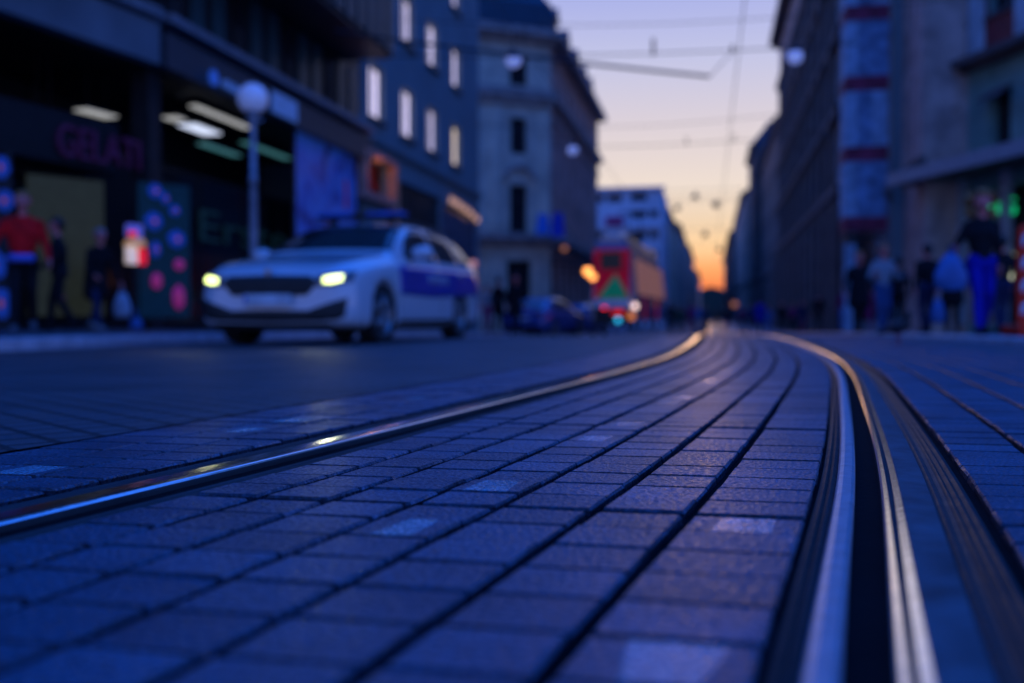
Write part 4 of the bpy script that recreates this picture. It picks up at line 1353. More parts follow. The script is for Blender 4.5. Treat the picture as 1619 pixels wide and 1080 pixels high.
    if lights == 'front':
        for s in (-1, 1):
            ld = bpy.data.lights.new('headlight_beam', 'SPOT'); ld.energy = 7; ld.color = (.95, 1, .62); ld.spot_size = R(75); ld.spot_blend = .8; ld.shadow_soft_size = .07
            lo = bpy.data.objects.new('headlight_beam', ld); COL.objects.link(lo); lo.parent = t
            lo.location = (s * .66, -1.02, .66); lo.rotation_euler = (R(84), 0, R(180))
    if police:
        for s, ax in ((1, '+x'), (-1, '-x')):
            P('blue_band', [(.42, .87), (1.5, .89), (3.62, .91)], [(.42, .55), (1.5, .53), (3.70, .60)], ax, 'police_blue', .003, nu=36)
            for k in range(5):
                P('band_mark', [(1.35 + k * .16, .80), (1.45 + k * .16, .80)], [(1.35 + k * .16, .70), (1.45 + k * .16, .70)], ax, 'police_white', .006, nu=2, nv=2)
        lb = MB()
        lb.box(-.56, .56, 1.36, 1.60, 1.50, 1.515); lb.box(-.4, -.36, 1.40, 1.56, 1.44, 1.50); lb.box(.36, .4, 1.40, 1.56, 1.44, 1.50)
        bar = lb.build('light_bar', MATS['black_plastic'], t)
        for s in (-1, 1):
            q = MB(); q.box(s * .57 if s < 0 else .08, -.08 if s < 0 else s * .57, 1.37, 1.59, 1.517, 1.578)
            q.build('beacon_lens', mat('beacon_blue', (.02, .08, .40), .15, coat=.5), bar, bevel=.03)
        q = MB(); q.box(-.078, .078, 1.37, 1.59, 1.517, 1.575); q.build('speaker_box', MATS['dark_metal'], bar, bevel=.01)
        for s in (-1, 1):
            r = MB(); r.tube((s * .58, 1.3, 1.47), (s * .57, 3.1, 1.45), .014, n=8); r.tube((s * .58, 1.3, 1.43), (s * .58, 1.3, 1.47), .014, n=8); r.tube((s * .57, 3.1, 1.39), (s * .57, 3.1, 1.45), .014, n=8)
            r.build('roof_rail', MATS['dark_metal'], t)
        b = MB(); b.lathe([(.001, -.012), (.04, -.010), (.042, 0)], 16, axis='y', c=(0, -.905, .745)); b.build('badge', MATS['alloy'], t)
    return t
mat('paint_white', (.58, .59, .62), .22, coat=1.0, var=.04, vs=2)
mat('police_blue', (.008, .03, .34), .30, coat=.6, var=.1)
mat('police_white', (.4, .42, .5), .4)
mat('paint_blue', (.02, .07, .30), .30, coat=.8, var=.05)
mat('paint_dark', (.03, .04, .07), .30, coat=.8, var=.05)
cxx, cyy = at_S(595, 148)
CA = R(-3.2)
pc = make_car('white police estate car with blue side band and glowing headlights', cxx - .785 * math.cos(CA), cyy - .785 * math.sin(CA), CA, 'paint_white', police=True, lights='front', z=-.048)
x1, y1 = at_S(872, 40)
make_car('blue car parked behind the dark-clothed couple, nearer of the two', x1 + .3, y1, R(168), 'paint_blue', saloon=True, z=-.055 + dip(y1), group='cars waiting on the left side')
x1, y1 = at_S(925, 33)
make_car('blue car standing farther on, just left of the tram', x1, y1 + 1, R(176), 'paint_blue', z=-.05 + dip(y1), group='cars waiting on the left side')

# ------------------------------------------------------------ tram
tx, ty = at_S(1004, 42.5)
TR = R(-2.5)
tr = thing('tram', 'tram seen from behind with red and green advertising and lit tail lamps', 'tram', (tx, ty, dip(ty) + .05), TR)
mat('tram_red_glow', (.70, .012, .04), .5, spec=.2, var=.4, vs=1.2, emit=(.6, .004, .02), es=.16)  # faint glow put in, as plain red turns dull under the blue sky
mat('tram_blue', (.05, .10, .42), .35, coat=.4)
mat('tram_side', (.48, .42, .42), .16, coat=.8, var=.15)
mat('tram_green_glow', (.01, .30, .12), .5, emit=(.0, .20, .09), es=.25)  # green print brightened by the same added glow
mat('tram_white', (.80, .80, .84), .35, coat=.4)
TW, TL, TH = 1.75, 12.4, 3.75
b = MB()
prof = [(0.0, .30, .35), (.0, .05, 1.1), (.0, .12, 2.9), (.0, .35, 3.35), (.0, .8, TH)]
def tring(y, ins, zlo=.42, ztop=TH):
    return [(-TW + ins, y, zlo), (-ins, y, zlo), (-ins + .01, y, 1.3), (-ins - .16, y, 2.9), (-ins - .40, y, ztop - .10), (-ins - .55, y, ztop), (-TW + ins + .55, y, ztop), (-TW + ins + .40, y, ztop - .10), (-TW + ins + .16, y, 2.9), (-TW + ins - .01, y, 1.3)]
rings = [tring(0.0, .16, .5, TH - .12), tring(.18, .05, .45, TH - .03), tring(.6, .0), tring(TL - .6, .0), tring(TL, .16, .5, TH - .12)]
vs = [p for r in rings for p in r]
fs = [(j * 10 + i, (j + 1) * 10 + i, (j + 1) * 10 + (i + 1) % 10, j * 10 + (i + 1) % 10)[::-1] for j in range(4) for i in range(10)]
fs += [tuple(range(10)), tuple(range(49, 39, -1))]
b.add(vs, fs); b.build('body', MATS['tram_side'], tr, bevel=.03)
e = -.012
def tq(name, m, x0, x1, z0, z1, y=-.03, par=tr, y1=0.0):
    o = MB(); o.box(x0, x1, y, y1 + .002, z0, z1); return o.build(name, MATS[m], par, bevel=.01)
tq('rear_panel', 'tram_red_glow', -TW + .2, -.2, 1.25, 3.1, -.02)
rw = tq('rear_window', 'black_glass', -1.30, -.50, 2.35, 3.0, -.04)
g = MB(); g.add([(-1.42, -.045, 1.27), (-.22, -.045, 1.27), (-.72, -.045, 2.2), (-1.42, -.020, 1.27), (-.22, -.020, 1.27), (-.72, -.020, 2.2)], [(0, 1, 2), (5, 4, 3), (0, 3, 4, 1), (1, 4, 5, 2), (2, 5, 3, 0)])
g.build('green_print', MATS['tram_green_glow'], tr)
tq('bumper', 'tram_white', -TW + .18, -.18, .95, 1.2, -.12)
tq('route_display', 'tram_blue', -TW + .3, -.3, 3.13, 3.38, -.02)
tq('skirt', 'black_plastic', -TW + .2, -.2, .28, .93, -.02)
mat('lamp_white', (.7, .7, .6), .4, emit=(1, .68, .58), es=2.2)
mat('lamp_red', (.5, .02, .02), .4, emit=(1, .01, .01), es=2.6)
mat('lamp_red_dim', (.5, .02, .02), .4, emit=(.8, .01, .01), es=.7)
mat('lamp_cyan', (.1, .4, .5), .4, emit=(.02, .42, .72), es=2.0)
mat('lamp_orange', (.6, .3, .1), .4, emit=(1, .34, .07), es=3.2)
mat('lamp_amber_dim', (.4, .2, .05), .4, emit=(.6, .16, .02), es=1.3)
for (u, v, m, r) in ((955, 484, 'lamp_red', .11), (1004, 484, 'lamp_white', .10), (977, 506, 'lamp_cyan', .10), (998, 500, 'lamp_amber_dim', .13)):
    s_ = 42.5
    p = at_Y(u, v, ty - .05)
    q = MB(); q.lathe([(.001, -.07), (r * .8, -.06), (r, -.03), (r, .03)], 16, axis='y', c=(p.x - tx, 0, p.z - dip(ty) - .05))
    q.build('tail_lamp', MATS[m], tr, smooth=True)
tq('brake_light_strip', 'lamp_red_dim', -.86, -.42, .66, .86, -.035)
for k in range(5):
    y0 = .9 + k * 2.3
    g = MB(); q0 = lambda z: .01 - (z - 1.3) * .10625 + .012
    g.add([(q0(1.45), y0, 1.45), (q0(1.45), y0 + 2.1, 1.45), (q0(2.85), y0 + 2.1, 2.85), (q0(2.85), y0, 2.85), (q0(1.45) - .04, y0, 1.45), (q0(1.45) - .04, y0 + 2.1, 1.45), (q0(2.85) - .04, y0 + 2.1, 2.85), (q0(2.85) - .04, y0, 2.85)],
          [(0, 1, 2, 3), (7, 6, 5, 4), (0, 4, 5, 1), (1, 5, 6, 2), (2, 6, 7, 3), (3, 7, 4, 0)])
    g.build('side_window', mat('tram_glass_peach_glow', (.3, .2, .16), .3, spec=.5, emit=(.85, .36, .28), es=.19), tr)  # peach glow added to the panes in place of a sunset reflection
for k in range(2):
    y0 = 3.0 + k * 5
    tq('door', 'tram_red_glow', -.01, .035, .5, 1.4, y0 - .03, tr, y0 + .48)
for yy in (2.3, 5.0, 8.8, 11.4):
    for s in (0.35, TW - .35):
        q = MB(); q.lathe([(.10, -.06), (.33, -.05), (.33, .05), (.10, .06)], 20, axis='x', c=(-s, yy, .33)); q.build('tram_wheel', MATS['dark_metal'], tr)
q = MB(); q.box(-1.7, -.5, 4.5, 6.0, TH, TH + .28); q.build('roof_box', MATS['dark_metal'], tr, bevel=.03)
q = MB(); q.tube((-1.5, 8, TH + .05), (-1.4, 9.3, 4.4), .03); q.tube((-.7, 8, TH + .05), (-.8, 9.3, 4.4), .03); q.tube((-1.4, 9.3, 4.4), (-1.3, 8.2, 5.3), .025); q.tube((-.8, 9.3, 4.4), (-.9, 8.2, 5.3), .025); q.tube((-1.7, 8.2, 5.32), (-.5, 8.2, 5.32), .03)
q.build('pantograph', MATS['dark_metal'], tr)

# ------------------------------------------------------------ lamps, wires, street furniture
mat('lamp_grey', (.30, .32, .38), .45, .3)
mat('globe_milk', (.72, .74, .80), .22, spec=.5, var=.03, emit=(.12, .16, .42), es=.35)  # faint blue glow put in for sky light on the unlit globe
mat('globe_lit', (.7, .75, .85), .3, emit=(.25, .34, .95), es=.5)
lx, ly = at_S(402, 106)
gzv = lambda v, s: CAMH + (HOR - v) / s
t = thing('street_lamp', 'slim lamp post with a round milky globe behind the police car', 'street lamp', (lx, ly, PZ))
hh = gzv(158, 106) - PZ
b = MB(); b.lathe([(.15, 0), (.15, .05), (.10, .10), (.095, .75), (.075, .80), (.062, .9), (.055, 2.2), (.07, 2.22), (.07, 2.27), (.05, 2.3), (.045, hh - .34)], 20); b.build('pole', MATS['lamp_grey'], t, smooth=True)
b = MB(); b.lathe([(.045, hh - .34), (.09, hh - .31), (.06, hh - .27), (.11, hh - .22), (.12, hh - .19), (.001, hh - .185)], 20); b.tube((-.16, 0, hh - .33), (.16, 0, hh - .33), .018); b.build('collar', MATS['lamp_grey'], t, smooth=True)
b = MB(); b.sphere((0, 0, hh), .225, 28, 18); b.build('globe', MATS['globe_milk'], t, smooth=True)
# hanging globe lamps on span wires
def span(name, label, pts, r=.014, sag=.25, n=18, cat='wire', group=None, joints=()):
    m = MB()
    a, c = Vector(pts[0]), Vector(pts[1])
    P = [a.lerp(c, i / n) - Vector((0, 0, sag * 4 * (i / n) * (1 - i / n))) for i in range(n + 1)]
    for p, q in zip(P, P[1:]): m.tube(p, q, r, n=6, caps=False)
    o = m.build(name, MATS['dark_metal'])
    tag(o, label, cat, group)
    for k, (f, l) in enumerate(joints):
        p = P[int(f * n)]
        j = MB(); j.tube((p.x, p.y, p.z - l * .15), (p.x, p.y, p.z + l), .035, n=8); j.build('insulator', MATS['dark_metal'], o)
    return o
def hang(label, u, v, s, up=1.0):
    x, y = at_S(u, s); z = gzv(v, s)
    t = thing('hanging_lamp', label, 'street lamp', (x, y, z), 0, 'globe lamps hanging over the street')
    MB().sphere((0, 0, 0), .235, 22, 14).build('globe', MATS['globe_lit'], t, smooth=True)
    b = MB(); b.lathe([(.02, .34), (.10, .30), (.20, .22), (.215, .12)], 18); b.build('cap', MATS['dark_metal'], t, smooth=True)
    MB().tube((0, 0, .33), (0, 0, up), .018, n=8).build('stem', MATS['dark_metal'], t)
    return x, y, z + up
p1 = hang('hanging globe lamp before the corner house, largest on the left', 812, 98, 52)
p2 = hang('hanging globe lamp before the tall stone house on the right', 1254, 92, 52)
p3 = hang('smaller hanging globe lamp before the rose side wall of the corner house', 905, 238, 35)
span('span_wire', 'span wire carrying the two largest globe lamps across the street', [(-10.6, p1[1] - .3, p1[2] + .5), (7.0, p2[1] + .8, p2[2] + .7)], .012, .5, group='wires across the street')
span('span_wire', 'span wire above the smaller globe lamp', [(-10.6, p3[1], p3[2] + .3), (6.1, p3[1] + 1, p3[2] + .8)], .012, .5, group='wires across the street')
def wpt(u, v, y): p = at_Y(u, v, y); return (p.x, p.y, p.z)
A = Vector(wpt(905, 80, 24)); B = Vector(wpt(1235, 72, 24)); D_ = (B - A)
span('span_wire', 'upper thin wire crossing the sky, rising slightly to the right', [A - D_ * 1.1, B + D_ * .35], .014, .12, group='wires across the street', joints=((.62, .35),))
A = Vector(wpt(915, 96, 22)); B = Vector(wpt(1122, 121, 22)); D_ = B - A
span('span_wire', 'thick twisted wire falling to the right and ending at the contact wire', [A - D_ * 2.0, B], .034, .05, group='wires across the street')
span('span_wire', 'short wire joining the twisted wire to the upper wire', [B, wpt(1160, 80, 24)], .013, 0, group='wires across the street', joints=((.95, .15),))
A = Vector(wpt(945, 228, 46)); B = Vector(wpt(1172, 216, 46)); D_ = B - A
span('span_wire', 'faint lower wire across the peach sky', [A - D_ * .35, B + D_ * .6], .016, .2, group='wires across the street', joints=((.5, .3), (.68, .3)))
span('contact_wire', 'tram contact wire running from overhead towards the glowing gap', [(.55, 4, 5.55), (.32, 120, 5.5)], .010, .0, 30, cat='wire')
span('contact_wire', 'second contact wire hanging over the far track', [(-3.6, 4, 5.55), (-3.5, 120, 5.5)], .008, .0, 30, cat='wire')
# small far lamps hanging in the gap
for i, (u, v, s, lab) in enumerate(((1098, 312, 12, 'left of the three specks in the glowing sky gap'), (1131, 325, 13, 'dark hanging lamp in the middle of the glowing sky gap'), (1136, 395, 9, 'lowest dark hanging lamp in the glowing sky gap'), (1114, 372, 11, 'dark hanging lamp left of the lowest one in the glowing sky gap'), (1070, 330, 11, 'leftmost dark hanging lamp, over the roof left of the gap'))):
    x, y = at_S(u, s); z = gzv(v, s)
    t = thing('far_hanging_lamp', lab if 'lamp' in lab else 'dark hanging lamp ' + lab, 'street lamp', (x, y, z), 0, 'dark lamps far down the street')
    MB().lathe([(.05, .5), (.35, .35), (.5, 0), (.4, -.25), (.05, -.35)], 14).build('shade', MATS['dark_metal'], t)
    MB().tube((-9.5 - x, 0, .9), (5.0 - x, 0, .9), .03, n=6).build('cable', MATS['dark_metal'], t)
    MB().tube((0, 0, .45), (0, 0, .9), .04, n=6).build('stem', MATS['dark_metal'], t)
# bracket lamps and lit shop lamps far down the left side
def ball_lamp(label, u, v, s, r, m, grp=None, dz=None, cat='lamp', name='wall_lamp'):
    x, y = at_S(u, s); z = gzv(v, s)
    t = thing(name, label, cat, (x, y, z), 0, grp)
    MB().sphere((0, 0, 0), r, 18, 12).build('globe', MATS[m], t, smooth=True)
    MB().lathe([(.01, r * 1.7), (r * .5, r * 1.3), (r * .7, r * .8)], 12).build('cap', MATS['dark_metal'], t)
    MB().tube((0, 0, r * 1.5), (-1.2, 0, r * 1.9), .02, n=6).build('bracket', MATS['dark_metal'], t)
ball_lamp('bright orange lamp left of the tram, upper of the overlapping pair', 929, 429, 52, .13, 'lamp_orange', 'orange lamps left of the tram')
ball_lamp('orange lamp left of the tram, lower of the overlapping pair', 937, 438, 50, .11, 'lamp_orange', 'orange lamps left of the tram')
mat('lamp_brown', (.4, .2, .1), .4, emit=(.35, .12, .05), es=.9)
mat('lamp_pinkish', (.5, .4, .4), .4, emit=(.8, .35, .35), es=.55)
ball_lamp('dim brown lamp on the corner house above the parked cars', 892, 393, 27, .17, 'lamp_brown')
ball_lamp('dim pinkish lamp just above the police car tail', 748, 417, 36, .17, 'lamp_pinkish')
ball_lamp('pale pink lamp low at the right side of the glowing gap', 1161, 481, 22, .22, 'lamp_brown')

# light box with ice cream picture on the pavement
x, y = at_S(215, 92)
t = thing('advert_box', 'small lit red and white advertising box hanging before the black shop front', 'sign', (x, y, gzv(418, 92)), R(70))
mat('box_white', (.7, .7, .7), .5, emit=(.62, .50, .42), es=.75)
mat('box_red', (.6, .02, .03), .5, emit=(.85, .01, .03), es=.75)
mat('box_blue', (.1, .2, .6), .5, emit=(.10, .10, .45), es=.5)
b = MB(); b.box(-.17, .02, -.06, .06, 0, .30); b.build('white_panel', MATS['box_white'], t, bevel=.02)
b = MB(); b.box(.022, .20, -.06, .06, 0, .27); b.build('red_panel', MATS['box_red'], t, bevel=.02)
b = MB(); b.lathe([(.001, .46), (.13, .44), (.18, .36), (.19, .305), (.001, .302)], 14); b.build('cream_top', mat('box_cream', (.6, .4, .2), .5, emit=(.5, .26, .08), es=.5), t)
b = MB(); b.box(-.17, .13, -.05, .05, .465, .68); b.build('blue_top', MATS['box_blue'], t, bevel=.02)
b = MB(); b.box(-.17, -.02, -.065, -.052, .462, .56); b.build('red_mark', MATS['box_red'], t)
b = MB(); b.tube((0, 0, PZ - gzv(418, 92)), (0, 0, -.002), .03); b.build('post', MATS['dark_metal'], t)

# flower decorated display panel with blue and pink blossoms
def blossom_panel(name, label, u0, v0, u1, v1, s, spots, back, rz):
    x, y = at_S((u0 + u1) / 2, s)
    z0, z1 = gzv(v1, s), gzv(v0, s); w = (u1 - u0) / s
    t = thing(name, label, 'display', (x, y, z0), rz)
    H = z1 - z0
    MB().box(-w / 2 / math.cos(rz - YAW), w / 2 / math.cos(rz - YAW), .0, .05, 0, H).build('panel', MATS[back], t)
    for (u, v, rr, m, sx, sz) in spots:
        xx = (u - (u0 + u1) / 2) / s / math.cos(rz - YAW); zz = (v1 - v) / s
        b = MB()
        for k in range(6):
            a = k * math.pi / 3 + u
            b.sphere((xx + math.cos(a) * rr * .5 * sx, -.03 - .01 * (k % 2), zz + math.sin(a) * rr * .5 * sz), rr * .55, 8, 6, sc=(sx, .3, sz))
        fo = b.build('blossom', MATS[m], t, smooth=True)
        MB().sphere((xx, -.09, zz), rr * .28, 8, 6, sc=(sx, .5, sz)).build('blossom_centre', MATS['blossom_heart'], fo, smooth=True)
    return t
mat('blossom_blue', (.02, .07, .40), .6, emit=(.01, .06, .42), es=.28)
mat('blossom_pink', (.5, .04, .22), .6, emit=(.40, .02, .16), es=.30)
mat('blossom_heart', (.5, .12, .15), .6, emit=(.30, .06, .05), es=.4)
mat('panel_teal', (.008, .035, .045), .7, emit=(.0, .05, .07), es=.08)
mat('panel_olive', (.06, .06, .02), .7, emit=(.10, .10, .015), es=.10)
mat('panel_black', (.01, .012, .02), .6)
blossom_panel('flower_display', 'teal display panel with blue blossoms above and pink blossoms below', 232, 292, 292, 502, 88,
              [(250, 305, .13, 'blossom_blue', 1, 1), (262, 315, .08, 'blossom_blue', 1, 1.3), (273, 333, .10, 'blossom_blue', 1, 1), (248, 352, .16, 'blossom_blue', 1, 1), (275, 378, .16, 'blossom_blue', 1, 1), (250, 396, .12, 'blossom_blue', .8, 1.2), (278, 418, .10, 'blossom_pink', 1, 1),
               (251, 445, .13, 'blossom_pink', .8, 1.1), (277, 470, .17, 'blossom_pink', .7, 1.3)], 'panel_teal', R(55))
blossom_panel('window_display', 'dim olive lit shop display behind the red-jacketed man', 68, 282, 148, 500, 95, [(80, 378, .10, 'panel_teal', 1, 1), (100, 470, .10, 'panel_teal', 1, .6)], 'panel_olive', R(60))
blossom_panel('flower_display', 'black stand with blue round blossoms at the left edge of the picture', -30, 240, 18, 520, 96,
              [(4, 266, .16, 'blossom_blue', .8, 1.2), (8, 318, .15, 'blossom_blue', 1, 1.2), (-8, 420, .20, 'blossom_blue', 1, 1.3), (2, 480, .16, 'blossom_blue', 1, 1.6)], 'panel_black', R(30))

# red and white barrier board at the right edge
x, y = at_S(1626, 134)
t = thing('barrier_board', 'red framed barrier board with white diagonal stripes, cut off by the right edge', 'barrier', (x, y, PZR), YAW)
b = MB()
HB = (528 - 352) / 134
mat('barrier_red', (.85, .03, .012), .5, var=.1, spec=.2); mat('barrier_white', (.5, .52, .6), .5)
def rr(x0, x1, z0, z1, r, y0, y1, n=6):
    P = []
    for cx_, cz_, a0 in ((x1 - r, z1 - r, 0), (x0 + r, z1 - r, 90), (x0 + r, z0 + r, 180), (x1 - r, z0 + r, 270)):
        for k in range(n + 1):
            a = R(a0 + 90 * k / n); P.append((cx_ + r * math.cos(a), cz_ + r * math.sin(a)))
    m = MB(); k = len(P)
    m.add([(p, y0, q) for p, q in P] + [(p, y1, q) for p, q in P], [tuple(range(k)), tuple(range(2 * k - 1, k - 1, -1))] + [(i, k + i, k + (i + 1) % k, (i + 1) % k) for i in range(k)])
    return m
rr(-.14, .14, .10, HB, .10, -.02, .02).build('board', MATS['barrier_red'], t)
for k in range(4):
    z = .34 + k * .27
    m = MB(); m.add([(-.105, -.025, z - .10), (.105, -.025, z + .05), (.105, -.025, z + .17), (-.105, -.025, z + .02), (-.105, -.021, z - .10), (.105, -.021, z + .05), (.105, -.021, z + .17), (-.105, -.021, z + .02)],
                    [(0, 1, 2, 3), (0, 4, 5, 1), (1, 5, 6, 2), (2, 6, 7, 3), (3, 7, 4, 0)])
    m.build('stripe', MATS['barrier_white'], t)
rr(-.22, .22, 0, .13, .04, -.22, .22).build('foot', MATS['barrier_red'], t)

# ------------------------------------------------------------ people
def zone_mat(name, col, rough=.9): return mat(name, col, rough, var=.25, vs=9, spec=.15, bump=.004, bs=18)
mat('skin', (.62, .22, .16), .6, var=.08, spec=.2); mat('skin_warm', (.75, .20, .17), .6, var=.08, spec=.2)
mat('eye_dark', (.02, .015, .015), .3); mat('lips', (.30, .09, .08), .5)
mat('hair_dark', (.015, .010, .008), .6); mat('hair_brown', (.34, .13, .03), .7); mat('hair_grey', (.2, .2, .2), .6)
CL = {'black': (.012, .012, .015), 'navy': (.02, .03, .08), 'red': (.80, .012, .014), 'white': (.27, .27, .29), 'jeans': (.04, .09, .22), 'blue': (.01, .015, .34), 'grey': (.12, .12, .14), 'green': (.03, .08, .04), 'magenta': (.25, .02, .10), 'lightblue': (.08, .17, .40), 'brown': (.12, .06, .04)}
for k, c in CL.items(): zone_mat('cloth_' + k, c)
def person(label, x, y, z, h=1.72, face=0.0, lean=0.0, legs=(.12, -.10), arms=((.10, -.05), (-.05, .10)), top='black', bottom='navy', shoes='black', hair='hair_dark', hairlen=0, female=False, vox=.012, group=None, bend=(.05, .25), turn=0.0, elbow=(.25, .25), armout=(.10, .10), skin='skin', coat=False, curly=False, dec=.35, bulk=1.0):
    """standing/walking figure facing local -y. legs/arms: forward swing of left/right (m at the ankle / hand)"""
    k = h / 1.75
    S = []           # capsules: a, b, ra, rb, zone
    def A(a, b_, ra, rb, zn): S.append((Vector(a), Vector(b_), ra, rb, zn))
    hipz = .93 - abs(legs[0] - legs[1]) * .10
    sw = .17 if female else .195
    lean_v = Vector((0, -lean, 0))
    hip = Vector((0, 0, hipz)); chest = Vector((0, 0, hipz + .33)) + lean_v * .6; neck = Vector((0, 0, hipz + .52)) + lean_v
    wz = .115 if female else .13
    A(hip + Vector((-.06, 0, 0)), hip + Vector((.06, 0, 0)), .125 * bulk, .125 * bulk, 'bot')
    A(hip + Vector((0, 0, .06)), (hip + chest) / 2 + Vector((0, 0, .03)), .125 * bulk, wz * bulk, 'top')
    A(chest + Vector((-.07, 0, 0)), chest + Vector((.07, 0, 0)), .125 * bulk, .125 * bulk, 'top')
    A((hip + chest) / 2 + Vector((-.03, 0, .04)), chest + Vector((-.06, 0, .06)), wz * bulk, .12 * bulk, 'top')
    A((hip + chest) / 2 + Vector((.03, 0, .04)), chest + Vector((.06, 0, .06)), wz * bulk, .12 * bulk, 'top')
    A(neck + Vector((-sw + .04, 0, -.06)), neck + Vector((sw - .04, 0, -.06)), .068, .068, 'top')
    A(neck + Vector((-.06, 0, -.03)), neck + Vector((.06, 0, -.03)), .075, .075, 'top')
    if female:
        for s in (-1, 1): A(chest + Vector((s * .065, -.075, .03)), chest + Vector((s * .065, -.085, .02)), .062, .060, 'top')
    A(neck + Vector((0, 0, -.02)), neck + Vector((0, -.012, .10)), .055, .050, 'skin')
    hc = neck + Vector((0, -.02, .205))
    A(hc + Vector((0, .018, .022)), hc + Vector((0, .0, .03)), .092, .094, 'skin')       # cranium
    A(hc + Vector((0, -.030, -.01)), hc + Vector((0, -.040, -.075)), .070, .045, 'skin')   # face to chin
    A(hc + Vector((0, -.095, .012)), hc + Vector((0, -.112, -.022)), .011, .016, 'skin')   # nose
    for s in (-1, 1):
        A(hc + Vector((s * .088, .008, .015)), hc + Vector((s * .086, .008, -.02)), .016, .011, 'skin')
        A(hc + Vector((s * .030, -.078, -.035)), hc + Vector((s * .035, -.06, .0)), .022, .025, 'skin')
    if coat:
        A(hip + Vector((-.07, 0, -.25)), hip + Vector((-.06, 0, .1)), .15 * bulk, .125 * bulk, 'top')
        A(hip + Vector((.07, 0, -.25)), hip + Vector((.06, 0, .1)), .15 * bulk, .125 * bulk, 'top')
    joints = {}
    for i, s in enumerate((-1, 1)):
        f = legs[i]
        ank = Vector((s * .10, -f * 1.6, .085 + max(0, -f) * .35))
        hj = hip + Vector((s * .085, 0, -.03))
        kn = (hj + ank) / 2 + Vector((0, -bend[i] * .35 - .02, .02))
        A(hj, kn, .094 * bulk, .064, 'bot'); A(kn, kn.lerp(ank, .35), .060, .060, 'bot'); A(kn.lerp(ank, .35), ank + Vector((0, 0, .03)), .060, .047, 'bot')
        tilt = max(0, -f) * .8
        A(ank + Vector((0, .04, -.04)), ank + Vector((0, -.13, -.055 - tilt * .25)), .045, .036, 'shoe')
        A(ank + Vector((0, .035, -.045)), ank, .046, .048, 'shoe')
        A(ank + Vector((-.015, -.06, -.05)), ank + Vector((.012, -.15, -.056 - tilt * .25)), .034, .030, 'shoe')
        # arm
        sh = neck + Vector((s * sw, 0, -.065)); g = arms[i][0] if isinstance(arms[i], tuple) else arms[i]
        el = sh + Vector((s * armout[i] * .6, -g * .45 + .03, -.285 + abs(g) * .08))
        wr = el + Vector((s * (armout[i] * .5 - .03), -g * .75 - elbow[i] * .22, -.25 + elbow[i] * .22))
        A(sh, el, .058 * bulk, .046, 'top'); A(el, wr, .044, .030, 'top')
        d = (wr - el).normalized()
        A(wr, wr + d * .035, .026, .027, 'skin')
        side = Vector((s, 0, 0)); fwd = d.cross(side).normalized()
        pc_ = wr + d * .085
        A(wr + d * .03 + fwd * .012, pc_ + fwd * .024, .018, .015, 'skin'); A(wr + d * .03 - fwd * .012, pc_ - fwd * .022, .018, .015, 'skin'); A(wr + d * .03, pc_, .020, .016, 'skin')
        for q, L in zip((-1.5, -.5, .5, 1.5), (.060, .072, .078, .068)):
            b0 = pc_ + fwd * q * .0205
            m1 = b0 + d * L * .5 - side * .006; m2 = m1 + d * L * .40 - side * .020
            A(b0, m1, .0092, .0086, 'skin'); A(m1, m2, .0086, .0075, 'skin')
        th0 = wr + d * .035 + fwd * .026
        A(th0, th0 + d * .035 + fwd * .026 - side * .01, .013, .011, 'skin'); A(th0 + d * .035 + fwd * .026 - side * .01, th0 + d * .062 + fwd * .030 - side * .02, .011, .009, 'skin')
        joints[s] = pc_
    mb = MB()
    for a, b_, ra, rb, zn in S: mb.capsule(a, b_, ra, rb, 14)
    o = bpy.data.objects.new('p', mb.mesh('person')); COL.objects.link(o)
    rm = o.modifiers.new('r', 'REMESH'); rm.mode = 'VOXEL'; rm.voxel_size = vox
    sm = o.modifiers.new('s', 'SMOOTH'); sm.factor = .4; sm.iterations = 2
    dm = o.modifiers.new('d', 'DECIMATE'); dm.ratio = dec
    me = evaluated(o)
    mats = ['skin', 'top', 'bot', 'shoe', 'eye', 'lip']
    for mm in (skin, 'cloth_' + top, 'cloth_' + bottom, 'cloth_' + shoes, 'eye_dark', 'lips'): me.materials.append(MATS[mm])
    eyes = [hc + Vector((s * .033, -.098, .010)) for s in (-1, 1)]; mouth = hc + Vector((0, -.095, -.052))
    for p in me.polygons:
        c = p.center; best, bz = 1e9, 'top'
        for a, b_, ra, rb, zn in S:
            ab = b_ - a; tt_ = max(0, min(1, (c - a).dot(ab) / max(1e-9, ab.length_squared)))
            dd = (c - a - ab * tt_).length - (ra + (rb - ra) * tt_)
            if dd < best: best, bz = dd, zn
        p.material_index = mats.index(bz); p.use_smooth = True
        if bz == 'skin':
            if any((c - e_).length < .014 for e_ in eyes): p.material_index = 4
            elif abs(c.x) < .024 and (c - mouth).length < .026 and abs(c.z - mouth.z) < .009: p.material_index = 5
    zmin = min(v.co.z for v in me.vertices)
    body = link('person', me)
    body.location = (x, y, z + dip(y) - zmin * k); body.rotation_euler = (0, 0, face); body.scale = (k, k, k)
    tag(body, label, 'person', group)
    # hair
    hb = MB()
    rnd = random.Random(hash(label) % 1000 if False else len(label) * 7)
    if curly:
        for i in range(90):
            a = rnd.uniform(-math.pi, math.pi); el_ = rnd.uniform(-.9, 1.5)
            v = Vector((math.sin(a) * math.cos(el_), math.cos(a) * math.cos(el_), math.sin(el_)))
            if v.y < -.35 and v.z < .62: continue
            hb.sphere(hc + Vector((v.x * .175, v.y * .13 + .03, v.z * .15 + .01 - (.05 if v.z < 0 else 0))), rnd.uniform(.026, .045), 7, 5)
    else:
        hb.capsule(hc + Vector((0, .030, .030)), hc + Vector((0, .010, .052)), .098, .094, 16)
        hb.capsule(hc + Vector((-.05, -.045, .075)), hc + Vector((.05, -.045, .08)), .035, .035, 10)
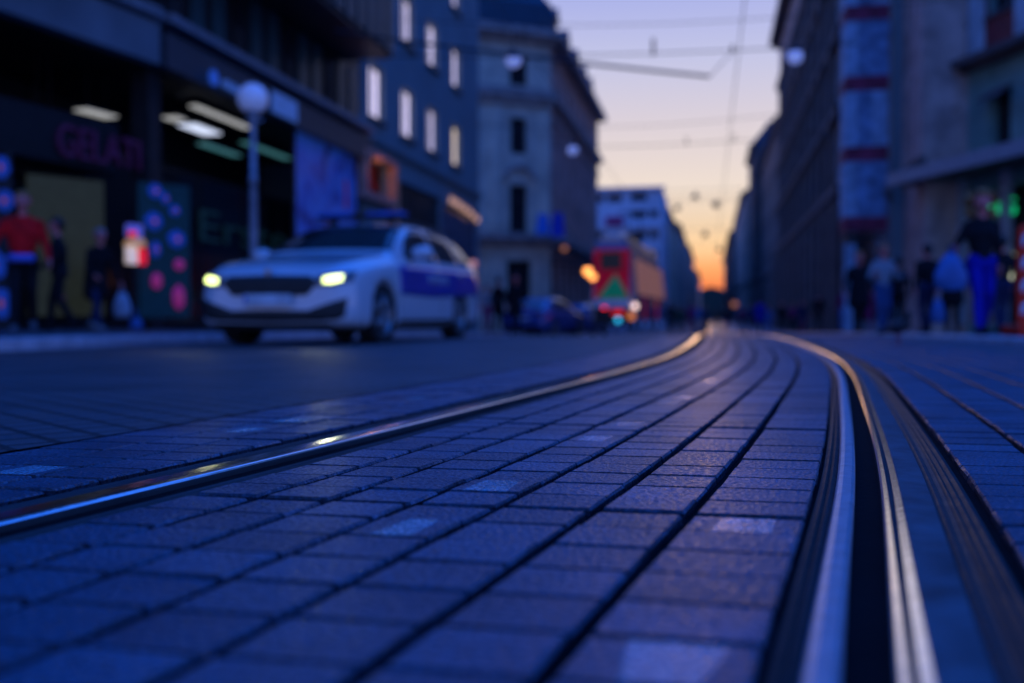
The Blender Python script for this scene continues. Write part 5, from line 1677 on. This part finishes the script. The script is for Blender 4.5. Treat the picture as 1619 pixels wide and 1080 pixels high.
        if hairlen:
            hb.capsule(hc + Vector((-.05, .05, 0)), hc + Vector((-.055, .06, -hairlen)), .055, .04, 10)
            hb.capsule(hc + Vector((.05, .05, 0)), hc + Vector((.055, .06, -hairlen)), .055, .04, 10)
            hb.capsule(hc + Vector((0, .07, 0)), hc + Vector((0, .075, -hairlen)), .06, .045, 10)
        else:
            hb.capsule(hc + Vector((0, .060, .01)), hc + Vector((0, .055, -.04)), .07, .055, 10)
    ho = bpy.data.objects.new('h', hb.mesh('hair')); COL.objects.link(ho)
    rm = ho.modifiers.new('r', 'REMESH'); rm.mode = 'VOXEL'; rm.voxel_size = max(.010, vox)
    hme = evaluated(ho)
    link('hair', hme, MATS[hair], body, smooth=True)
    return body, joints, k
def put(u, s, v_feet=None):
    x, y = at_S(u, s); return x, y
def hold(pj, side, drop):
    """world position of a hand, for things carried"""
    body, joints, k = pj
    M = Matrix.Translation(body.location) @ Matrix.Rotation(body.rotation_euler.z, 4, 'Z') @ Matrix.Scale(k, 4)
    return M @ joints[side]
def carrier_bag(label, p, w, h, m, rz=0, group=None):
    t = thing('carrier_bag', label, 'bag', (p.x, p.y, p.z - h - .13), rz, group)
    b = MB(); n = 12
    prof = [(0, .0, .0), (.02, .42, .5), (.25, .50, .62), (.6, .44, .5), (.85, .30, .3), (1.0, .18, .12)]
    vs = []
    for (zz, wx, wy) in prof:
        for i in range(n):
            a = 2 * math.pi * i / n
            vs.append((w * (wx + .001) * math.cos(a) * (1 + .08 * math.sin(3 * a)), w * (wy + .001) * .5 * math.sin(a), h * zz))
    fs = [(j * n + i, j * n + (i + 1) % n, (j + 1) * n + (i + 1) % n, (j + 1) * n + i) for j in range(len(prof) - 1) for i in range(n)] + [tuple(range((len(prof) - 1) * n, len(prof) * n))]
    b.add(vs, fs); b.build('bag', MATS[m], t, smooth=True)
    b = MB(); b.tube((-w * .12, 0, h - .01), (-.012, 0, h + .14), .008, n=6); b.tube((w * .12, 0, h - .01), (.012, 0, h + .14), .008, n=6); b.build('handle', MATS[m], t)
    return t
mat('bag_white', (.35, .38, .45), .6); mat('bag_blue', (.04, .13, .36), .6)
LZ = PZ + .005
x, y = put(38, 126)
pr = person('man in a red jacket and black trousers walking at the left edge', x, y, LZ, 1.76, R(35), .03, (.17, -.14), ((.20, 0), (.05, 0)), 'red', 'black', 'grey', 'hair_brown', vox=.0085, elbow=(.9, .4), armout=(.22, .12), skin='skin_warm', bulk=1.05)
# belt bag of the man
p_ = pr[0].location
t = thing('waist_bag', 'pale blue waist bag on the red-jacketed man', 'bag', (p_.x + .10, p_.y - .17, LZ + .93), R(35))
b = MB(); b.capsule((-.11, 0, 0), (.11, 0, 0), .05, .05, 12); b.build('pouch', mat('bag_pale', (.10, .14, .55), .7), t, smooth=True)
b = MB(); b.tube((-.16, .02, .01), (.16, .02, .01), .012, n=8); b.build('belt', MATS['cloth_navy'], t)
x, y = put(74, 112)
person('dark-clothed person half hidden behind the red-jacketed man', x, y + .3, LZ, 1.62, R(-60), .02, (.10, -.12), ((.0, 0), (.15, 0)), 'black', 'black', 'black', 'hair_dark', vox=.012, elbow=(.2, .5), skin='skin_warm', female=True)
x, y = put(152, 96)
pw = person('stooping person in black with white shoes carrying a white bag', x, y, LZ, 1.66, R(70), .12, (.13, -.16), ((.16, 0), (.10, 0)), 'black', 'navy', 'white', 'hair_grey', vox=.010, elbow=(.5, .1), armout=(.12, .14), skin='skin_warm', coat=True)
hp = hold(pw, 1, 0)
carrier_bag('white carrier bag held by the stooping person in black', Vector((hp.x, hp.y, hp.z + .02)), .30, .42, 'bag_white', R(20), 'bags carried on the left pavement')
x, y = put(215, 100)
carrier_bag('small pale blue bag standing on the pavement before the black shop', Vector((x, y, LZ + .33)), .22, .20, 'bag_blue', R(10), 'bags carried on the left pavement')
# middle: dark pair left of the blue cars
x, y = put(788, 50)
person('left one of the dark-clothed couple between the police car and the blue cars', x, y, PZ, 1.72, R(150), .0, (.08, -.05), top='black', bottom='black', vox=.016, skin='skin_warm', coat=True)
x, y = put(815, 53)
person('right one of the dark-clothed couple, with reddish face, by the blue car', x, y, PZ - .1, 1.80, R(10), .0, (.05, -.08), top='black', bottom='black', vox=.016, skin='skin_warm', coat=True)
x, y = put(770, 44)
person('person with a pale top just behind the police car tail', x, y, PZ, 1.68, R(30), .0, (.05, -.05), top='white', bottom='magenta', vox=.02, skin='skin_warm')
# right pavement
RZ_ = PZR
x, y = put(1550, 131)
wj = person('woman with big curly hair, black top and bright blue trousers on the right', x, y, RZ_, 1.70, R(8), .0, (.13, -.10), ((-.03, 0), (.02, 0)), 'black', 'blue', 'black', 'hair_brown', vox=.008, female=True, curly=True, elbow=(1.1, .2), armout=(.22, .06), skin='skin_warm')
hp = hold(wj, -1, 0)
t = thing('shoulder_bag', 'pale blue bag hanging from the arm of the curly-haired woman', 'bag', (hp.x - .05, hp.y + .0, hp.z - .50), R(10))
b = MB(); n = 16
prof = [(0, .10, .05), (.03, .19, .085), (.18, .20, .09), (.34, .13, .07), (.44, .05, .035)]
vs = []
for (zz, wx, wy) in prof:
    for i in range(n): vs.append((wx * math.cos(2 * math.pi * i / n), wy * math.sin(2 * math.pi * i / n), zz))
b.add(vs, [(j * n + i, j * n + (i + 1) % n, (j + 1) * n + (i + 1) % n, (j + 1) * n + i) for j in range(4) for i in range(n)] + [tuple(range(4 * n, 5 * n)), tuple(range(n - 1, -1, -1))])
b.build('bag_body', MATS['bag_blue'], t, smooth=True)
b = MB(); b.tube((-.03, 0, .42), (.02, 0, .52), .010, n=8); b.tube((.05, 0, .42), (.03, 0, .52), .010, n=8); b.build('strap', MATS['bag_blue'], t)
x, y = put(1505, 84)
pb = person('dark-clothed person carrying a long blue bag left of the curly-haired woman', x, y, RZ_ + .01, 1.66, R(170), .0, (.10, -.10), top='black', bottom='black', shoes='black', hair='hair_dark', vox=.012, skin='skin_warm', coat=True)
hp = hold(pb, 1, 0)
carrier_bag('long bright blue bag carried low in front of the black shop on the right', Vector((hp.x, hp.y - .1, hp.z)), .27, .45, 'bag_blue', R(5), 'bags on the right pavement')
x, y = put(1465, 82)
person('person in dark jacket and navy jeans standing under the right canopy', x, y, RZ_ + .01, 1.70, R(-160), .0, (.06, -.04), top='black', bottom='navy', hair='hair_dark', vox=.012, skin='skin_warm', bulk=1.1)
x, y = put(1395, 80)
person('person in white top and light jeans facing the street on the right', x, y, RZ_ + .01, 1.73, R(15), .0, (.09, -.07), ((.1, 0), (.1, 0)), 'white', 'jeans', 'grey', 'hair_brown', vox=.012, skin='skin_warm', elbow=(1.4, 1.4), armout=(.16, .16))
x, y = put(1357, 74)
person('person in long black coat with green scarf left of the white-topped one', x, y, RZ_ + .01, 1.72, R(10), .0, (.05, -.08), ((.0, 0), (.05, 0)), 'black', 'black', 'black', 'hair_brown', vox=.013, skin='skin_warm', coat=True, bulk=1.12)
x, y = put(1425, 76)
person('tall person all in black right of the white-topped one', x, y + .4, RZ_ + .01, 1.60, R(180), .0, (.05, -.05), top='black', bottom='black', vox=.014)
x, y = put(1583, 92)
person('person in black with bare hands behind the curly-haired woman', x, y, RZ_ + .01, 1.66, R(190), .0, (.10, -.08), top='black', bottom='navy', vox=.012, skin='skin_warm')
# farther walkers
far_p = [(1202, 31, 'blue', 'black', 'person in bright blue coat beside the glowing gap', 1.8), (1215, 27, 'lightblue', 'lightblue', 'person in pale blue clothes right of the bright blue coat', 1.6), (1236, 30, 'black', 'black', 'black figure below the first arcade arch', 1.7),
         (1253, 29, 'magenta', 'black', 'figure with magenta jacket in the distant crowd on the right', 1.7), (1268, 31, 'navy', 'magenta', 'figure in navy top and red trousers far on the right', 1.7), (1281, 27, 'lightblue', 'lightblue', 'pale blue figure between two dark walkers', 1.6), (1293, 37, 'black', 'black', 'taller dark walker left of the pink-trousered one', 1.75),
         (1335, 44, 'magenta', 'lightblue', 'person in magenta jacket and pale trousers by the blue netting', 1.7), (1370, 50, 'magenta', 'magenta', 'person in dull pink between the black coat and white top', 1.55),
         (1092, 30, 'magenta', 'magenta', 'person in dull red left of the track at the vanishing point', 1.7), (1103, 28, 'lightblue', 'white', 'pale person right of the dull red one by the track', 1.7), (1115, 26, 'navy', 'black', 'dark person at the vanishing point of the track', 1.7),
         (1133, 24, 'brown', 'black', 'brown-jacketed person under the orange gap', 1.7), (1148, 23, 'black', 'magenta', 'dark person under the right end of the orange gap', 1.7), (1172, 27, 'magenta', 'black', 'person in magenta under the low pale lamp', 1.7), (1186, 29, 'navy', 'navy', 'person in navy left of the bright blue coat', 1.7),
         (1060, 30, 'black', 'black', 'dark person just right of the tram', 1.75), (1075, 27, 'green', 'black', 'dark green-clad person right of the tram', 1.7)]
for i, (u, s, tp, bt, lab, h) in enumerate(far_p):
    x, y = put(u, s)
    sg = 1 if i % 2 else -1
    person(lab, x, y, gz(x, 0) + (.045 if x > 2.3 else 0), h, R((20 * i) % 60 - 30 + (180 if i % 3 == 0 else 0)), .02, (.13 * sg, -.12 * sg), ((-.1 * sg, 0), (.1 * sg, 0)), tp, bt, 'black', ('hair_dark', 'hair_brown')[i % 2], vox=.02, dec=.5, skin='skin_warm', coat=i % 4 == 0, group='walkers far down the street')

# ------------------------------------------------------------ pigeon on the lane
x, y = at_S(1420, 178)
S = [((0, .02, .13), (0, -.05, .145), .052, .050, 'b'), ((0, .02, .13), (0, .10, .11), .048, .024, 'b'), ((0, .10, .11), (0, .20, .085), .022, .012, 'b'),
     ((0, -.07, .16), (0, -.095, .215), .036, .022, 'b'), ((0, -.10, .228), (0, -.11, .232), .024, .021, 'b'), ((0, -.13, .230), (0, -.155, .222), .006, .003, 'b'),
     ((.045, -.03, .14), (.035, .12, .105), .022, .010, 'b'), ((-.045, -.03, .14), (-.035, .12, .105), .022, .010, 'b')]
mb = MB()
for a, b_, ra, rb, _ in S: mb.capsule(a, b_, ra, rb, 14)
o = bpy.data.objects.new('p', mb.mesh('pigeon')); COL.objects.link(o)
rm = o.modifiers.new('r', 'REMESH'); rm.mode = 'VOXEL'; rm.voxel_size = .005
sm = o.modifiers.new('s', 'SMOOTH'); sm.iterations = 3
pg = link('pigeon', evaluated(o), mat('feather_dark', (.022, .024, .03), .6, var=.5, vs=20), smooth=True)
pg.location = (x, y, gz(x)); pg.rotation_euler = (0, 0, R(35)); pg.scale = (1.2, 1.2, 1.2)
tag(pg, 'dark pigeon walking on the paving before the right kerb', 'pigeon')
for s in (-1, 1):
    lg = MB(); f = .02 * s
    lg.tube((s * .022, .0, .09), (s * .022, f, .012), .006, .0045, 8)
    for a in (-30, 0, 30, 180): lg.tube((s * .022, f, .008), (s * .022 + math.sin(R(a)) * .03, f - math.cos(R(a)) * .03, .004), .004, .002, 6)
    lg.build('leg', mat('leg_pink', (.35, .06, .09), .6), pg)
    MB().sphere((s * .020, -.118, .234), .0045, 8, 6).build('eye', mat('eye_orange', (.5, .15, .03), .3), pg)
